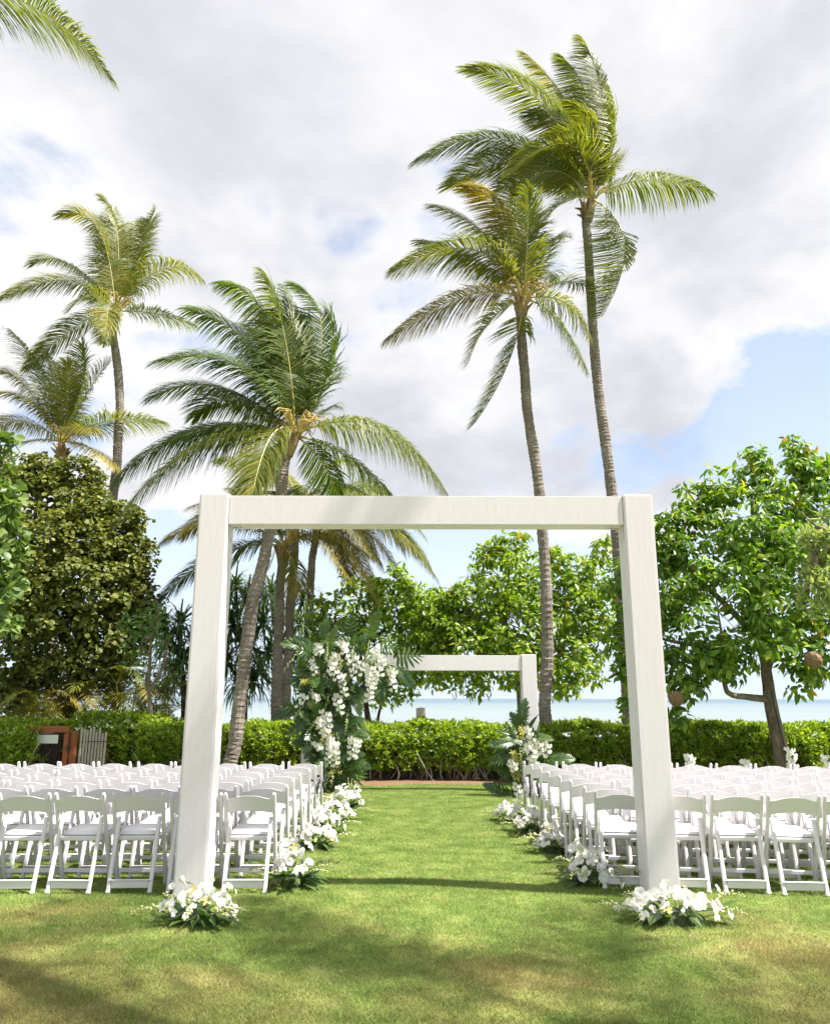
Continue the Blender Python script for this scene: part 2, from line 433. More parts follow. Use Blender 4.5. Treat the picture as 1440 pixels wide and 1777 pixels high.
M = dict(
    arch=paint('white_painted_timber', (0.715, 0.67, 0.705), rough=0.5, bump=0.32, scale=9, var=0.025, stretch=(3, 3, 0.5), speck=0.35),
    chair=paint('white_resin', (0.675, 0.652, 0.668), rough=0.36, scale=6, var=0.02),
    cushion=paint('white_vinyl', (0.80, 0.78, 0.785), rough=0.5, bump=0.15, scale=25, var=0.015),
    petal=leafmat('white_petal', [(0, (0.82, 0.80, 0.74)), (1, (0.90, 0.89, 0.86))], transl=0.3, rough=0.6, spec=0.2, tcol=(1, 1, 0.95), objvar=0.5),
    lip=paint('yellow_flower_centre', (0.62, 0.50, 0.12), rough=0.6, var=0.2),
    cymb=leafmat('yellow_green_flower', [(0, (0.40, 0.38, 0.06)), (1, (0.62, 0.55, 0.16))], transl=0.3, rough=0.6, tcol=(1.1, 1.1, 0.8)),
    bud=leafmat('pale_green_buds', [(0, (0.42, 0.46, 0.16)), (1, (0.72, 0.72, 0.45))], transl=0.3, rough=0.6, tcol=(1, 1, .8)),
    dark_leaf=leafmat('dark_tropical_leaf', [(0, (0.024, 0.060, 0.014)), (0.6, (0.052, 0.108, 0.024)), (1, (0.130, 0.190, 0.048))], transl=0.2, rough=0.36, spec=0.6, objvar=0.8),
    mid_leaf=leafmat('mid_green_leaf', [(0, (0.05, 0.12, 0.025)), (1, (0.14, 0.22, 0.05))], transl=0.3, objvar=0.8),
    palm=leafmat('palm_leaflet', [(0, (0.080, 0.115, 0.016)), (0.5, (0.150, 0.182, 0.028)), (0.85, (0.275, 0.262, 0.055)), (1.0, (0.44, 0.33, 0.08))], transl=0.44, rough=0.44, spec=0.36, objvar=0.35, tcol=(1.5, 1.5, 0.45)),
    palm_dark=leafmat('palm_leaflet_deep', [(0, (0.055, 0.098, 0.018)), (0.6, (0.108, 0.158, 0.028)), (1.0, (0.220, 0.240, 0.055))], transl=0.42, rough=0.44, spec=0.36, objvar=0.35, tcol=(1.4, 1.5, 0.5)),
    palm_dry=leafmat('palm_leaflet_yellowing', [(0, (0.125, 0.140, 0.020)), (0.6, (0.240, 0.210, 0.036)), (1.0, (0.46, 0.30, 0.06))], transl=0.36, rough=0.42, spec=0.4, objvar=0.3, tcol=(1.4, 1.3, 0.5)),
    rachis=paint('palm_rib', (0.36, 0.32, 0.09), rough=0.45, var=0.2, scale=3),
    boot=bark_mat('palm_boot', (0.15, 0.095, 0.05), (0.42, 0.31, 0.16), scale=10),
    spathe=paint('palm_flower_stalk', (0.50, 0.36, 0.10), rough=0.6, var=0.25, scale=8),
    palm_bark=bark_mat('palm_bark', (0.085, 0.068, 0.056), (0.34, 0.295, 0.255), ring=1, scale=16),
    bark=bark_mat('tree_bark', (0.09, 0.065, 0.05), (0.28, 0.225, 0.18), scale=12),
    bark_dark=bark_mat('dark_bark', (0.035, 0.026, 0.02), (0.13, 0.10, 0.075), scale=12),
    noni=leafmat('glossy_tree_leaf', [(0, (0.050, 0.120, 0.016)), (0.5, (0.105, 0.205, 0.024)), (0.90, (0.24, 0.335, 0.050)), (0.978, (0.29, 0.36, 0.07)), (0.983, (0.62, 0.38, 0.02)), (1.0, (0.56, 0.26, 0.02))], transl=0.44, rough=0.38, spec=0.42, objvar=0.0, tcol=(1.7, 1.75, 0.35)),
    noni_far=leafmat('bright_tree_leaf', [(0, (0.080, 0.150, 0.014)), (0.5, (0.165, 0.265, 0.026)), (0.90, (0.31, 0.39, 0.05)), (0.976, (0.34, 0.40, 0.06)), (0.981, (0.62, 0.42, 0.02)), (1.0, (0.58, 0.32, 0.02))], transl=0.46, rough=0.36, spec=0.45, objvar=0.0, tcol=(1.7, 1.75, 0.35)),
    grape=leafmat('sea_grape_leaf', [(0, (0.050, 0.072, 0.015)), (0.45, (0.122, 0.148, 0.028)), (0.85, (0.265, 0.275, 0.068)), (0.96, (0.32, 0.32, 0.10)), (1.0, (0.30, 0.15, 0.045))], transl=0.28, rough=0.5, spec=0.25, objvar=0.25, tcol=(1.4, 1.35, 0.4)),
    grape_near=leafmat('fresh_sea_grape_leaf', [(0, (0.055, 0.115, 0.026)), (0.5, (0.125, 0.195, 0.045)), (1.0, (0.26, 0.31, 0.10))], transl=0.25, rough=0.36, spec=0.45, objvar=0.25, tcol=(1.4, 1.5, 0.5)),
    hedge=leafmat('hedge_leaf', [(0, (0.085, 0.160, 0.016)), (0.5, (0.215, 0.310, 0.028)), (1.0, (0.42, 0.47, 0.075))], transl=0.44, rough=0.36, spec=0.45, objvar=0.0, tcol=(1.5, 1.6, 0.3)),
    hala=leafmat('screw_pine_leaf', [(0, (0.030, 0.070, 0.020)), (0.6, (0.065, 0.120, 0.034)), (1.0, (0.17, 0.21, 0.07))], transl=0.25, rough=0.33, spec=0.55, objvar=0.2),
    helio=leafmat('pale_grey_green_leaf', [(0, (0.17, 0.24, 0.08)), (0.6, (0.30, 0.36, 0.13)), (1.0, (0.46, 0.47, 0.22))], transl=0.35, rough=0.6, spec=0.2, objvar=0.2, tcol=(1.3, 1.4, 0.6)),
    mulch=paint('brown_mulch', (0.20, 0.125, 0.075), rough=0.95, bump=0.8, scale=40, var=0.5, spec=0.05, bdist=0.03),
    sand=paint('sand', (0.42, 0.35, 0.25), rough=0.95, bump=0.3, scale=8, var=0.15, spec=0.05),
    redwood=paint('red_stained_timber', (0.26, 0.075, 0.03), rough=0.5, bump=0.3, scale=12, var=0.3, stretch=(4, 4, 0.6)),
    grey_wood=paint('weathered_plank', (0.44, 0.39, 0.34), rough=0.85, bump=0.5, scale=12, var=0.3, stretch=(6, 6, 0.5)),
    metal=paint('dark_iron', (0.04, 0.038, 0.036), rough=0.5, var=0.2),
    sign=paint('grey_panel', (0.40, 0.37, 0.31), rough=0.7, bump=0.2, scale=12, var=0.08),
    white_sign=paint('white_panel', (0.66, 0.66, 0.64), rough=0.6, var=0.05),
    wicker=paint('brown_wicker', (0.23, 0.15, 0.08), rough=0.8, var=0.35, scale=40),
    black=paint('black_script', (0.018, 0.018, 0.022), rough=0.4, var=0.1),
    cable=paint('black_cable', (0.02, 0.02, 0.022), rough=0.6, var=0.1),
    moss=paint('moss_mound', (0.05, 0.075, 0.025), rough=0.95, bump=0.8, scale=50, var=0.4, bdist=0.02),
    turf=lawn_mat(False), blades=lawn_mat(True), sea=sea_mat(),
)

# ------------------------------------------------------------------ setting
def sheet(name, x0, x1, y0, y1, z, mat, kind='structure'):
    me = umesh(name, np.array([(x0, y0, z), (x1, y0, z), (x1, y1, z), (x0, y1, z)]), np.array([(0, 1, 2, 3)]))
    return tag(link(name, me, mat), kind=kind)

sea = tag(sheet('sea', -30000, 30000, 21, 45000, -1.6, M['sea']), 'pale turquoise sea reaching to the horizon beyond the hedge', 'sea', kind='structure')
sheet('beach', -400, 400, 17.6, 60, -1.2, M['sand'])['label'] = 'sand strip hidden behind the hedge'
bpy.data.objects['beach'].rotation_euler = (R(-1.1), 0, 0)
mb = MB(); mb.box((-120, -120, -2.5), (120, 18.6, 0.0))
tag(link('lawn', mb.mesh('lawn'), M['turf']), 'mown green lawn with dry straw patches in the foreground', 'lawn', kind='structure')

# mulch strip under the hedge with an uneven edge
def mulch():
    xs = np.linspace(-16, 16, 160)
    front = 15.75 + 0.10 * np.sin(xs * 1.3) + 0.07 * np.sin(xs * 3.7 + 1) + 0.04 * rng.standard_normal(160)
    v = []; f = []
    for i, x in enumerate(xs):
        v += [(x, front[i], 0.004), (x, front[i] + 0.10, 0.03), (x, 18.4, 0.045)]
        if i:
            a = (i - 1) * 3; b = i * 3
            f += [(a, b, b + 1, a + 1), (a + 1, b + 1, b + 2, a + 2)]
    tag(link('mulch_bed', umesh('mulch_bed', np.array(v), np.array(f)), M['mulch']), 'bare brown soil strip along the foot of the hedge', 'soil', kind='structure')
mulch()

# short turf: blade tiles instanced over the part of the lawn in view
def grass():
    g = np.random.default_rng(3)
    S = 0.5
    tiles = []
    for k in range(3):
        n = 2300
        base = np.c_[(g.random((n, 2)) - 0.5) * (S * 1.12), np.zeros(n)]
        h = 0.010 + 0.014 * g.random(n) ** 1.4
        a = g.random(n) * 2 * math.pi
        lean = g.standard_normal((n, 2)) * 0.75
        wd = 0.0016 + 0.0012 * g.random(n)
        side = np.c_[np.cos(a), np.sin(a), np.zeros(n)] * wd[:, None]
        tip = base + np.c_[lean * h[:, None], h]
        V = np.stack([base - side, base + side, tip], 1).reshape(-1, 3)
        me = umesh('grass_tile', V, np.arange(3 * n).reshape(-1, 3))
        me.materials.append(M['blades'])
        tiles.append(bpy.data.objects.new('grass_tile', me))
    pts = []
    y = 3.6
    while y < 15.9:
        half = 0.60 * y + 1.0
        x = -half
        while x < half:
            pts.append((x + g.normal(0, .06), y + g.normal(0, .06), 0.0)); x += S * 0.79
        y += S * 0.79
    pts = np.array(pts)
    g.shuffle(pts)
    me = bpy.data.meshes.new('grass'); me.from_pydata([tuple(p) for p in pts], [], [])
    ob = tag(link('grass', me), 'short blades of grass covering the lawn', 'grass', kind='stuff')
    ng = bpy.data.node_groups.new('grass_tiles', 'GeometryNodeTree')
    ng.interface.new_socket('Geometry', in_out='INPUT', socket_type='NodeSocketGeometry')
    ng.interface.new_socket('Geometry', in_out='OUTPUT', socket_type='NodeSocketGeometry')
    gi = ng.nodes.new('NodeGroupInput'); go = ng.nodes.new('NodeGroupOutput')
    jn = ng.nodes.new('GeometryNodeGeometryToInstance')
    for t in tiles:
        oi = ng.nodes.new('GeometryNodeObjectInfo'); oi.inputs['Object'].default_value = t; oi.inputs['As Instance'].default_value = True
        ng.links.new(oi.outputs['Geometry'], jn.inputs[0])
    ip = ng.nodes.new('GeometryNodeInstanceOnPoints'); ip.inputs['Pick Instance'].default_value = True
    rv = ng.nodes.new('FunctionNodeRandomValue'); rv.data_type = 'FLOAT_VECTOR'
    rv.inputs[0].default_value = (0, 0, 0); rv.inputs[1].default_value = (0, 0, 6.283)
    ng.links.new(gi.outputs[0], ip.inputs['Points']); ng.links.new(jn.outputs[0], ip.inputs['Instance'])
    ng.links.new(rv.outputs[0], ip.inputs['Rotation'])
    ng.links.new(ip.outputs[0], go.inputs[0])
    ob.modifiers.new('tiles', 'NODES').node_group = ng
grass()

# ------------------------------------------------------------------ arches
def bevel_box(name, lo, hi, b=0.006):
    bm = bmesh.new()
    bmesh.ops.create_cube(bm, size=1.0)
    lo, hi = np.array(lo), np.array(hi)
    for v in bm.verts:
        v.co = Vector((lo + hi) / 2 + np.array(v.co) * (hi - lo))
    bmesh.ops.bevel(bm, geom=bm.edges[:], offset=b, segments=2, affect='EDGES')
    me = bpy.data.meshes.new(name); bm.to_mesh(me); bm.free()
    return me

def arch(name, xl, xr, Y, H, wdt, dep, label):
    cx = (xl + xr) / 2
    root = empty(name, (cx, Y, 0))
    tag(root, label, 'arch')
    hw = (xr - xl) / 2
    link('post', bevel_box('post', (-hw, 0, 0), (-hw + wdt, dep, H)), M['arch'], root)
    link('post', bevel_box('post', (hw - wdt, 0, 0), (hw, dep, H)), M['arch'], root)
    link('beam', bevel_box('beam', (-hw + wdt + .003, .012, H - .018 - wdt), (hw - wdt - .003, dep - .012, H - .018)), M['arch'], root)
    for k, x0 in enumerate((-hw, hw - wdt)):
        link('face_board', bevel_box('face_board', (x0 + .016, -.005, .004), (x0 + wdt - .016, .004, H - .012 - .006 * k), .0022), M['arch'], root.children[k])
    for s in (-1, 1):     # steel angle bracket under the beam at each corner
        b = MB(); x = s * (hw - wdt - .004)
        b.box((min(x, x - s * .11), .05, H - .018 - wdt - .006), (max(x, x - s * .11), dep - .05, H - .018 - wdt - .001))
        b.box((min(x, x - s * .005), .05, H - .018 - wdt - .12), (max(x, x - s * .005), dep - .05, H - .018 - wdt - .0065))
        br = link('bracket', b.mesh('bracket'), M['arch'], root)
        for q in (.03, .06, .09):
            k = MB(); k.tube([(x - s * q, dep / 2, H - wdt - .0235), (x - s * q, dep / 2, H - wdt - .031)], .006, 8)
            link('screw', k.mesh('screw'), M['metal'], br)
    return root
A1 = arch('wedding_arch', -2.02, 2.22, 7.05, 3.49, 0.277, 0.24, 'tall white timber arch standing at the near end of the aisle')
A2 = arch('wedding_arch', -2.04, 2.24, 14.6, 2.42, 0.28, 0.24, 'low white timber arch with flowers by the hedge at the far aisle end')

# ------------------------------------------------------------------ chairs
def chair_parts():
    P = []
    for s in (-1, 1):
        b = MB()
        b.bar((s * .213, .120, 0.0), (s * .213, -.185, .792), .034, .030)
        b.tube([(s * .213, -.185, .786), (s * .213, -.190, .800), (s * .213, -.193, .808)], [.0165, .0165, .009], 8)
        P.append(('front_leg', b.mesh('front_leg'), 'chair'))
        b = MB()
        b.bar((s * .176, -.238, 0.012), (s * .176, -.092, .600), .034, .027)
        b.bar((s * .176, -.243, 0.0), (s * .176, -.238, .03), .040, .036)
        P.append(('rear_leg', b.mesh('rear_leg'), 'chair'))
    # curved back panel
    b = MB()
    n = 15; v = []; f = []
    for j, x in enumerate(np.linspace(-.203, .203, n)):
        q = 1 - (x / .203) ** 2
        top = .752 + .032 * (0.5 - 0.5 * math.cos(math.pi * min(1, (1 - abs(x) / .203) * 1.25))); bot = .630 + .026 * q
        for z in (bot, top):
            yc = -.185 + (.792 - z) * .385 - .030 * q
            v += [(x, yc - .009, z), (x, yc + .009, z)]
    for j in range(n - 1):
        a = j * 4; c = a + 4
        f += [(a, c, c + 2, a + 2), (a + 1, a + 3, c + 3, c + 1), (a + 2, c + 2, c + 3, a + 3), (a, a + 1, c + 1, c)]
    f += [(0, 2, 3, 1), (4 * n - 4, 4 * n - 3, 4 * n - 1, 4 * n - 2)]
    b.add(v, f)
    P.append(('backrest', b.mesh('backrest'), 'chair'))
    b = MB()     # seat tray
    b.bar((0, -.105, .418), (0, .275, .440), .375, .040, c=.2)
    P.append(('seat', b.mesh('seat'), 'chair'))
    # padded cushion
    bm = bmesh.new(); bmesh.ops.create_cube(bm, size=1)
    for vv in bm.verts: vv.co = Vector((vv.co.x * .365, vv.co.y * .36, vv.co.z * .034))
    bmesh.ops.bevel(bm, geom=bm.edges[:], offset=.015, segments=3, affect='EDGES')
    for vv in bm.verts:
        vv.co.z += .006 * max(0, 1 - (vv.co.x / .18) ** 2) * (1 if vv.co.z > 0 else 0)
        vv.co = Vector((vv.co.x, vv.co.y + .085, vv.co.z + .462 + .058 * (vv.co.y)))
    me = bpy.data.meshes.new('cushion'); bm.to_mesh(me); bm.free()
    me.polygons.foreach_set('use_smooth', [True] * len(me.polygons))
    P.append(('cushion', me, 'cushion'))
    b = MB()     # broad rear foot board, front stretcher
    b.bar((-.158, -.222, .072), (.158, -.222, .072), .020, .062, xax=(0, 1, 0))
    b.bar((-.176, -.224, .106), (.176, -.224, .106), .034, .008, xax=(0, 1, 0))
    P.append(('rear_rail', b.mesh('rear_rail'), 'chair'))
    b = MB()
    b.bar((-.196, .074, .125), (.196, .074, .125), .018, .036, xax=(0, 1, 0))
    P.append(('front_rail', b.mesh('front_rail'), 'chair'))
    for n_, me, m in P:
        me.materials.append(M[m])
    return P
CH = chair_parts()
ORD = ['', 'first', 'second', 'third', 'fourth', 'fifth', 'sixth', 'seventh', 'eighth', 'ninth', 'tenth', 'eleventh']
def add_chair(x, y, rz, label, group):
    r = empty('folding_chair', (x, y, 0), rz)
    tag(r, label, 'chair', group)
    for n_, me, m in CH:
        if n_ == 'cushion':
            o = inst(n_, me, seat, Matrix.Identity(4))
        else:
            o = inst(n_, me, r, Matrix.Identity(4))
            if n_ == 'seat': seat = o
    return r

PITCHX = 0.492
ends = {'left': [], 'right': []}
def block(side, sgn, x0, y0, dx, dy, rows, slant, extra):
    for i in range(rows):
        ys = y0 + dy * i + random.gauss(0, .012); xs = x0 + dx * i
        zc = ys * math.cos(PITCH) - .2
        count = int((720 / F * zc - abs(xs)) / PITCHX) + 1 + extra
        for j in range(count):
            q = j * PITCHX + random.gauss(0, .010)
            x = xs + sgn * (0.215 + q) * math.cos(slant)
            y = ys - (0.215 + q) * math.sin(slant) + random.gauss(0, .012)
            rz = -sgn * slant + random.gauss(0, R(2.2))
            lab = f'white folding chair {side} of the aisle, {ORD[i + 1]} row from near arch, {ORD[j + 1]} seat in'
            add_chair(x, y, rz, lab, f'white folding chairs {side} of the aisle')
            if j == 0: ends[side].append((x, y, rz))
block('left', -1, -1.235, 7.44, 0.0, 0.575, 7, R(1.5), 1)
block('right', 1, 1.66, 7.56, -0.026, 0.495, 8, R(6.0), 1)

# ------------------------------------------------------------------ palms
def frond_mesh(P, droop=0.55, wind=0.35, ll=0.95, lw=0.030, seed=0, dens=0.046, bare=0.13, rr=0.022, vlift=0.18, roll=0.0):
    """one feather leaf along the rib points P (n,3): rib + two rows of hanging leaflets"""
    g = np.random.default_rng(seed)
    P = np.asarray(P, float)
    seg = np.linalg.norm(np.diff(P, axis=0), axis=1); s = np.r_[0, np.cumsum(seg)]; L = s[-1]
    mb = MB()
    pr = np.array([[np.interp(u, s, P[:, k]) for k in range(3)] for u in np.linspace(0, L, 12)])
    mb.tube(pr, list(np.interp(np.linspace(0, 1, 12), [0, .08, .3, 1], [rr * 1.9, rr * 1.2, rr * .7, rr * .18])), 5, closed=False)
    rv = np.array(mb.v); rf = np.array([f for f in mb.f])
    n = int(L * (1 - bare) / dens)
    t = np.linspace(bare, 0.995, n)
    V = []; Fq = []
    T_all = norm(np.gradient(P, axis=0))
    for side in (-1, 1):
        tt = t + g.normal(0, .004, n)
        pos = np.stack([np.interp(tt * L, s, P[:, k]) for k in range(3)], 1)
        T = norm(np.stack([np.interp(tt * L, s, T_all[:, k]) for k in range(3)], 1))
        up = np.array([0, 0, 1.0]) - T * T[:, 2:3]
        flat = np.linalg.norm(up, axis=1, keepdims=True)
        up = np.where(flat > .25, up, up + np.array([0.0, -.6, 0]))
        S = norm(np.cross(T, up)); Nn = np.cross(S, T)
        if roll:
            c_, s_ = math.cos(roll), math.sin(roll)
            S, Nn = S * c_ + Nn * s_, Nn * c_ - S * s_
        ang = np.interp(tt, [0, .3, .8, 1], [R(78), R(62), R(42), R(16)]) + g.normal(0, R(3.2), n)
        l = ll * np.interp(tt, [bare, bare + .12, .45, .8, 1], [.5, .88, 1, .72, .32]) * (1 + g.normal(0, .08, n))
        d = T * np.cos(ang)[:, None] + S * (side * np.sin(ang))[:, None] + Nn * (vlift + g.normal(0, .07, n))[:, None]
        G = np.array([0, 0, -1.0]) * droop + np.array([-1.0, 0.1, 0]) * wind
        G = G[None] * (1 + g.normal(0, .14, n))[:, None]
        d0 = norm(d + G * .22); d1 = norm(d0 + G * .6); d2 = norm(d1 + G * .8)
        W = norm(np.cross(d0, Nn)) * (lw / 2)
        p1 = pos + d0 * (l * .36)[:, None]; p2 = p1 + d1 * (l * .34)[:, None]; p3 = p2 + d2 * (l * .30)[:, None]
        k = len(V) and sum(len(x) for x in V)
        vv = np.stack([pos - W * .6, pos + W * .6, p1 - W, p1 + W, p2 - W * .72, p2 + W * .72, p3 - W * .08, p3 + W * .08], 1).reshape(-1, 3)
        b = k + np.arange(n)[:, None] * 8
        for q in (0, 2, 4):
            Fq.append(np.stack([b[:, 0] + q, b[:, 0] + q + 1, b[:, 0] + q + 3, b[:, 0] + q + 2], 1))
        V.append(vv)
    V = np.vstack(V); Fq = np.vstack(Fq)
    me = umesh('frond', np.vstack([rv, V]), np.vstack([rf, Fq + len(rv)]), mi=np.r_[np.zeros(len(rf)), np.ones(len(Fq))])
    return me

def palm_trunk(pts, r0, r1, seed=0, rings=0.075):
    g = np.random.default_rng(seed)
    L = np.linalg.norm(np.diff(pts, axis=0), axis=1).sum()
    n = int(L / rings) * 2
    c = spline(pts, n)
    u = np.linspace(0, 1, n); c = c + np.c_[np.interp(u, np.linspace(0, 1, 14), g.normal(0, .022, 14)), np.interp(u, np.linspace(0, 1, 14), g.normal(0, .022, 14)), g.normal(0, .010, n)]; c[-1] = pts[-1]
    rad = np.interp(u, [0, .03, .10, .9, .985, 1], [r0 * 1.65, r0 * 1.25, r0, r1, r1 * 1.05, r1 * 1.25])
    rad = rad * (1 + np.where(np.arange(n) % 2 == 0, .045, -.03) + g.normal(0, .018, n))
    rad = rad * (1 + np.interp(u, np.linspace(0, 1, 30), g.normal(0, .035, 30)))
    mb = MB(); mb.tube(c, list(rad), 12, wob=.035, sd=seed)
    return mb.mesh('trunk')

def palm(label, trunk, Y, crown, fronds, r0=.17, r1=.125, seed=0, mats=('palm',), group='coconut palms', ll=.95, droop=.55, wind=.35, depth=0.9,
         extra=0, exl=3.2, stalks=3, dens=.019, rr=.020, exmat=None, base_z=0.0, lw=.025):
    """trunk: photo pixels from foot to head; fronds: (ctrl px, ctrl py, end px, end py, depth offset, mat index)"""
    g = random.Random(seed)
    base = at(*trunk[0], Y); foot = np.array([base[0], Y, base_z])
    root = empty('coconut_palm', tuple(foot))
    tag(root, label, 'palm tree', group)
    tp = [foot] + [at(x, y, Y) for x, y in trunk if at(x, y, Y)[2] > base_z + .4]
    tp = np.array(tp)
    link('trunk', palm_trunk(tp - foot, r0, r1, seed), M['palm_bark'], root)
    c0 = at(*crown, Y)
    # boots and petiole bases round the head
    top = tp[-1]
    b = MB()
    for k in range(13):
        a = k * 2.4; o = np.array([math.cos(a), math.sin(a), 0]) 
        h = .05 + .03 * k
        p0 = top + o * r1 * .6 + np.array([0, 0, h * .4 - .05]); p1 = top + o * (r1 * .9 + .03) + np.array([0, 0, h * .7 + .10]); p2 = top + o * (r1 + .08 + .12 * g.random()) + np.array([0, 0, h * .7 + .18 + .12 * g.random()])
        b.tube(np.array([p0, p1, p2]) - foot, [.065, .05, .012], 6)
    b.tube(np.array([top, top * .5 + c0 * .5, c0, c0 + (c0 - top) * .5]) - foot, [r1 * 1.25, r1 * 1.2, .10, .04], 8)
    link('crown_shaft', b.mesh('crown_shaft', True), M['boot'], root)
    for k in range(stalks):
        a = -1.8 + k * 1.1 + g.random(); o = np.array([math.cos(a), math.sin(a), 0])
        b = MB()
        p0 = c0 + o * .1; p1 = c0 + o * .25 + np.array([0, 0, .30]); p2 = c0 + o * .42 + np.array([0, 0, .42])
        b.tube(bez(p0, p1, p2, 6) - foot, [.02, .04, .05, .045, .025, .006], 6)
        for q in range(9):
            e = p1 + (p2 - p1) * (q / 9)
            b.tube(np.array([e, e + o * .1 + np.array([g.uniform(-.15, .15), g.uniform(-.15, .15), -.05]), e + o * .2 + np.array([g.uniform(-.2, .2), g.uniform(-.2, .2), -.20])]) - foot, [.012, .012, .005], 4)
        link('flower_stalk', b.mesh('flower_stalk', True), M['spathe'], root)
    for k, fr in enumerate(fronds):
        cx, cy, ex, ey = fr[:4]; dz = fr[4] if len(fr) > 4 else g.uniform(-1, 1) * depth; mi = fr[5] if len(fr) > 5 else 0; fw = fr[6] if len(fr) > 6 else wind; fd = fr[7] if len(fr) > 7 else droop
        a = c0 + np.array([0, np.sign(dz) * .05, 0]); e = at(ex, ey, Y + dz); c = at(cx, cy, Y + dz * .45)
        pts = bez(a, c, e, 24)
        L = np.linalg.norm(np.diff(pts, axis=0), axis=1).sum()
        me = frond_mesh(pts - foot, droop=fd * g.uniform(.8, 1.2), wind=fw * g.uniform(.75, 1.25), ll=1.14 * ll * min(1.0, .42 + .16 * L), seed=seed * 50 + k, dens=dens, rr=rr, roll=g.uniform(-.3, .3), lw=lw)
        link('frond', me, [M['rachis'], M[mats[min(mi, len(mats) - 1)]]], root)
    for k in range(extra):
        a = g.uniform(0, 2 * math.pi); el = g.uniform(-.3, 1.1); d0 = np.array([math.cos(a) * math.cos(el), math.sin(a) * math.cos(el), math.sin(el)])
        L = exl * g.uniform(.8, 1.15)
        e = c0 + d0 * L * .8 + np.array([-wind * .9, 0, -.9 - .5 * (1 - math.sin(el))]); c = c0 + d0 * L * .62 + np.array([0, 0, .25])
        me = frond_mesh(bez(c0, c, e, 20) - foot, droop=droop, wind=wind, ll=ll * .95, seed=seed * 50 + 30 + k, dens=dens, rr=rr, lw=lw)
        link('frond', me, [M['rachis'], M[exmat or mats[k % len(mats)]]], root)
    return root

def z6(l): return [tuple((670 + a / 2.504 if i % 2 == 0 else 50 + a / 2.504) if i < 4 else a for i, a in enumerate(f)) for f in l]
def z5(l): return [tuple((200 + a / 2.4828 if i % 2 == 0 else 460 + a / 2.4828) if i < 4 else a for i, a in enumerate(f)) for f in l]
def z4(l): return [tuple((a / 3.0639 if i % 2 == 0 else 320 + a / 3.0639) if i < 4 else a for i, a in enumerate(f)) for f in l]

palm('tallest coconut palm with windswept crown, rising behind the right end of the near beam',
     [(1092, 1290), (1085, 1130), (1074, 1000), (1062, 860), (1045, 740), (1033, 640), (1023, 520), (1016, 400), (1017, 380)], 17.2, (1024, 345),
     z6([(1120, 590, 1395, 700, -.5, 0, .15, 1.5), (1150, 880, 935, 1250, -.6, 0, 2.4, .1), (1005, 330, 850, 45, .1, 0, 1.9, .3), (730, 200, 350, 170, -.3), (880, 340, 545, 600, -1.2, 0, .9, .9), (520, 310, 125, 575, -.5, 0, .5, .9), (600, 440, 270, 680, .6),
         (985, 380, 760, 120, .5, 0, 1.8, .4), (930, 400, 600, 110, .9, 0, 1.3, .5), (760, 690, 650, 890, -.8), (990, 520, 965, 640, .9), (720, 500, 560, 720, -.4), (900, 400, 620, 370, .3),
         (800, 560, 480, 690, .9), (960, 470, 800, 330, -.4, 0, 1.5, .5), (985, 450, 900, 250, 1.2, 0, 1.8, .4)]),
     seed=1, mats=('palm', 'palm_dry'), wind=.75, droop=.42, stalks=2, ll=1.05, r0=.14, r1=.105)
palm('slender coconut palm with open crown, left of the tallest palm',
     [(951, 1290), (949, 1230), (946, 1100), (943, 950), (931, 830), (917, 730), (907, 640), (904, 570), (903, 545)], 16.6, (906, 520),
     z6([(380, 1060, 5, 1345, -.5, 1, .2, .9), (440, 810, 25, 1045, -.8, 0, .3, 1.0), (470, 830, 205, 770, .5), (565, 710, 335, 690, -.2, 1, 1.2, .4), (590, 820, 545, 660, .8), (650, 900, 765, 905, 1.0), (700, 1000, 725, 1085, .9),
         (740, 1050, 880, 1120, .6), (810, 1120, 885, 1340, -.3), (740, 1190, 862, 1470, -.6), (430, 1215, 355, 1450, -.5), (575, 1440, 385, 1710, -.4), (420, 970, 145, 925, .9), (620, 820, 610, 700, -.8)]),
     seed=2, mats=('palm', 'palm_dry'), wind=.45, droop=.5, stalks=6, r0=.135, r1=.105)
palm('leaning coconut palm with the biggest crown, rising behind the left end of near beam',
     [(398, 1345), (405, 1310), (418, 1210), (430, 1110), (449, 1010), (470, 920), (486, 850), (493, 800), (496, 790)], 15.0, (512, 755),
     z5([(720, 120, 465, 80, .3, 0, .6, .9), (750, 250, 640, 45, -.3, 1, .9, .5), (800, 350, 735, 105, .7, 0, 1.0, .5), (1000, 190, 775, 90, .4, 0, 1.5, .2), (570, 300, 185, 415, -.9), (620, 250, 320, 195, .3), (430, 400, 160, 570, .5),
         (330, 600, 15, 910, -.2, 0, .1, 1.2), (330, 640, 5, 1105, -1.0, 1, .1, 1.2), (660, 610, 585, 1010, -1.4, 1, .3, .6), (1170, 540, 1425, 985, -.3, 1, .1, 1.3), (1010, 780, 1195, 1000, .3), (900, 820, 960, 1000, .9), (880, 640, 935, 610, 1.2),
         (480, 470, 345, 650, 1.1), (920, 540, 880, 400, 1.2), (630, 820, 540, 1060, .9), (700, 330, 560, 260, 1.0), (500, 640, 250, 760, 1.0), (760, 300, 700, 180, 1.3)]),
     seed=3, mats=('palm_dark', 'palm'), wind=.45, droop=.78, stalks=6, ll=1.0, r0=.13, r1=.108)
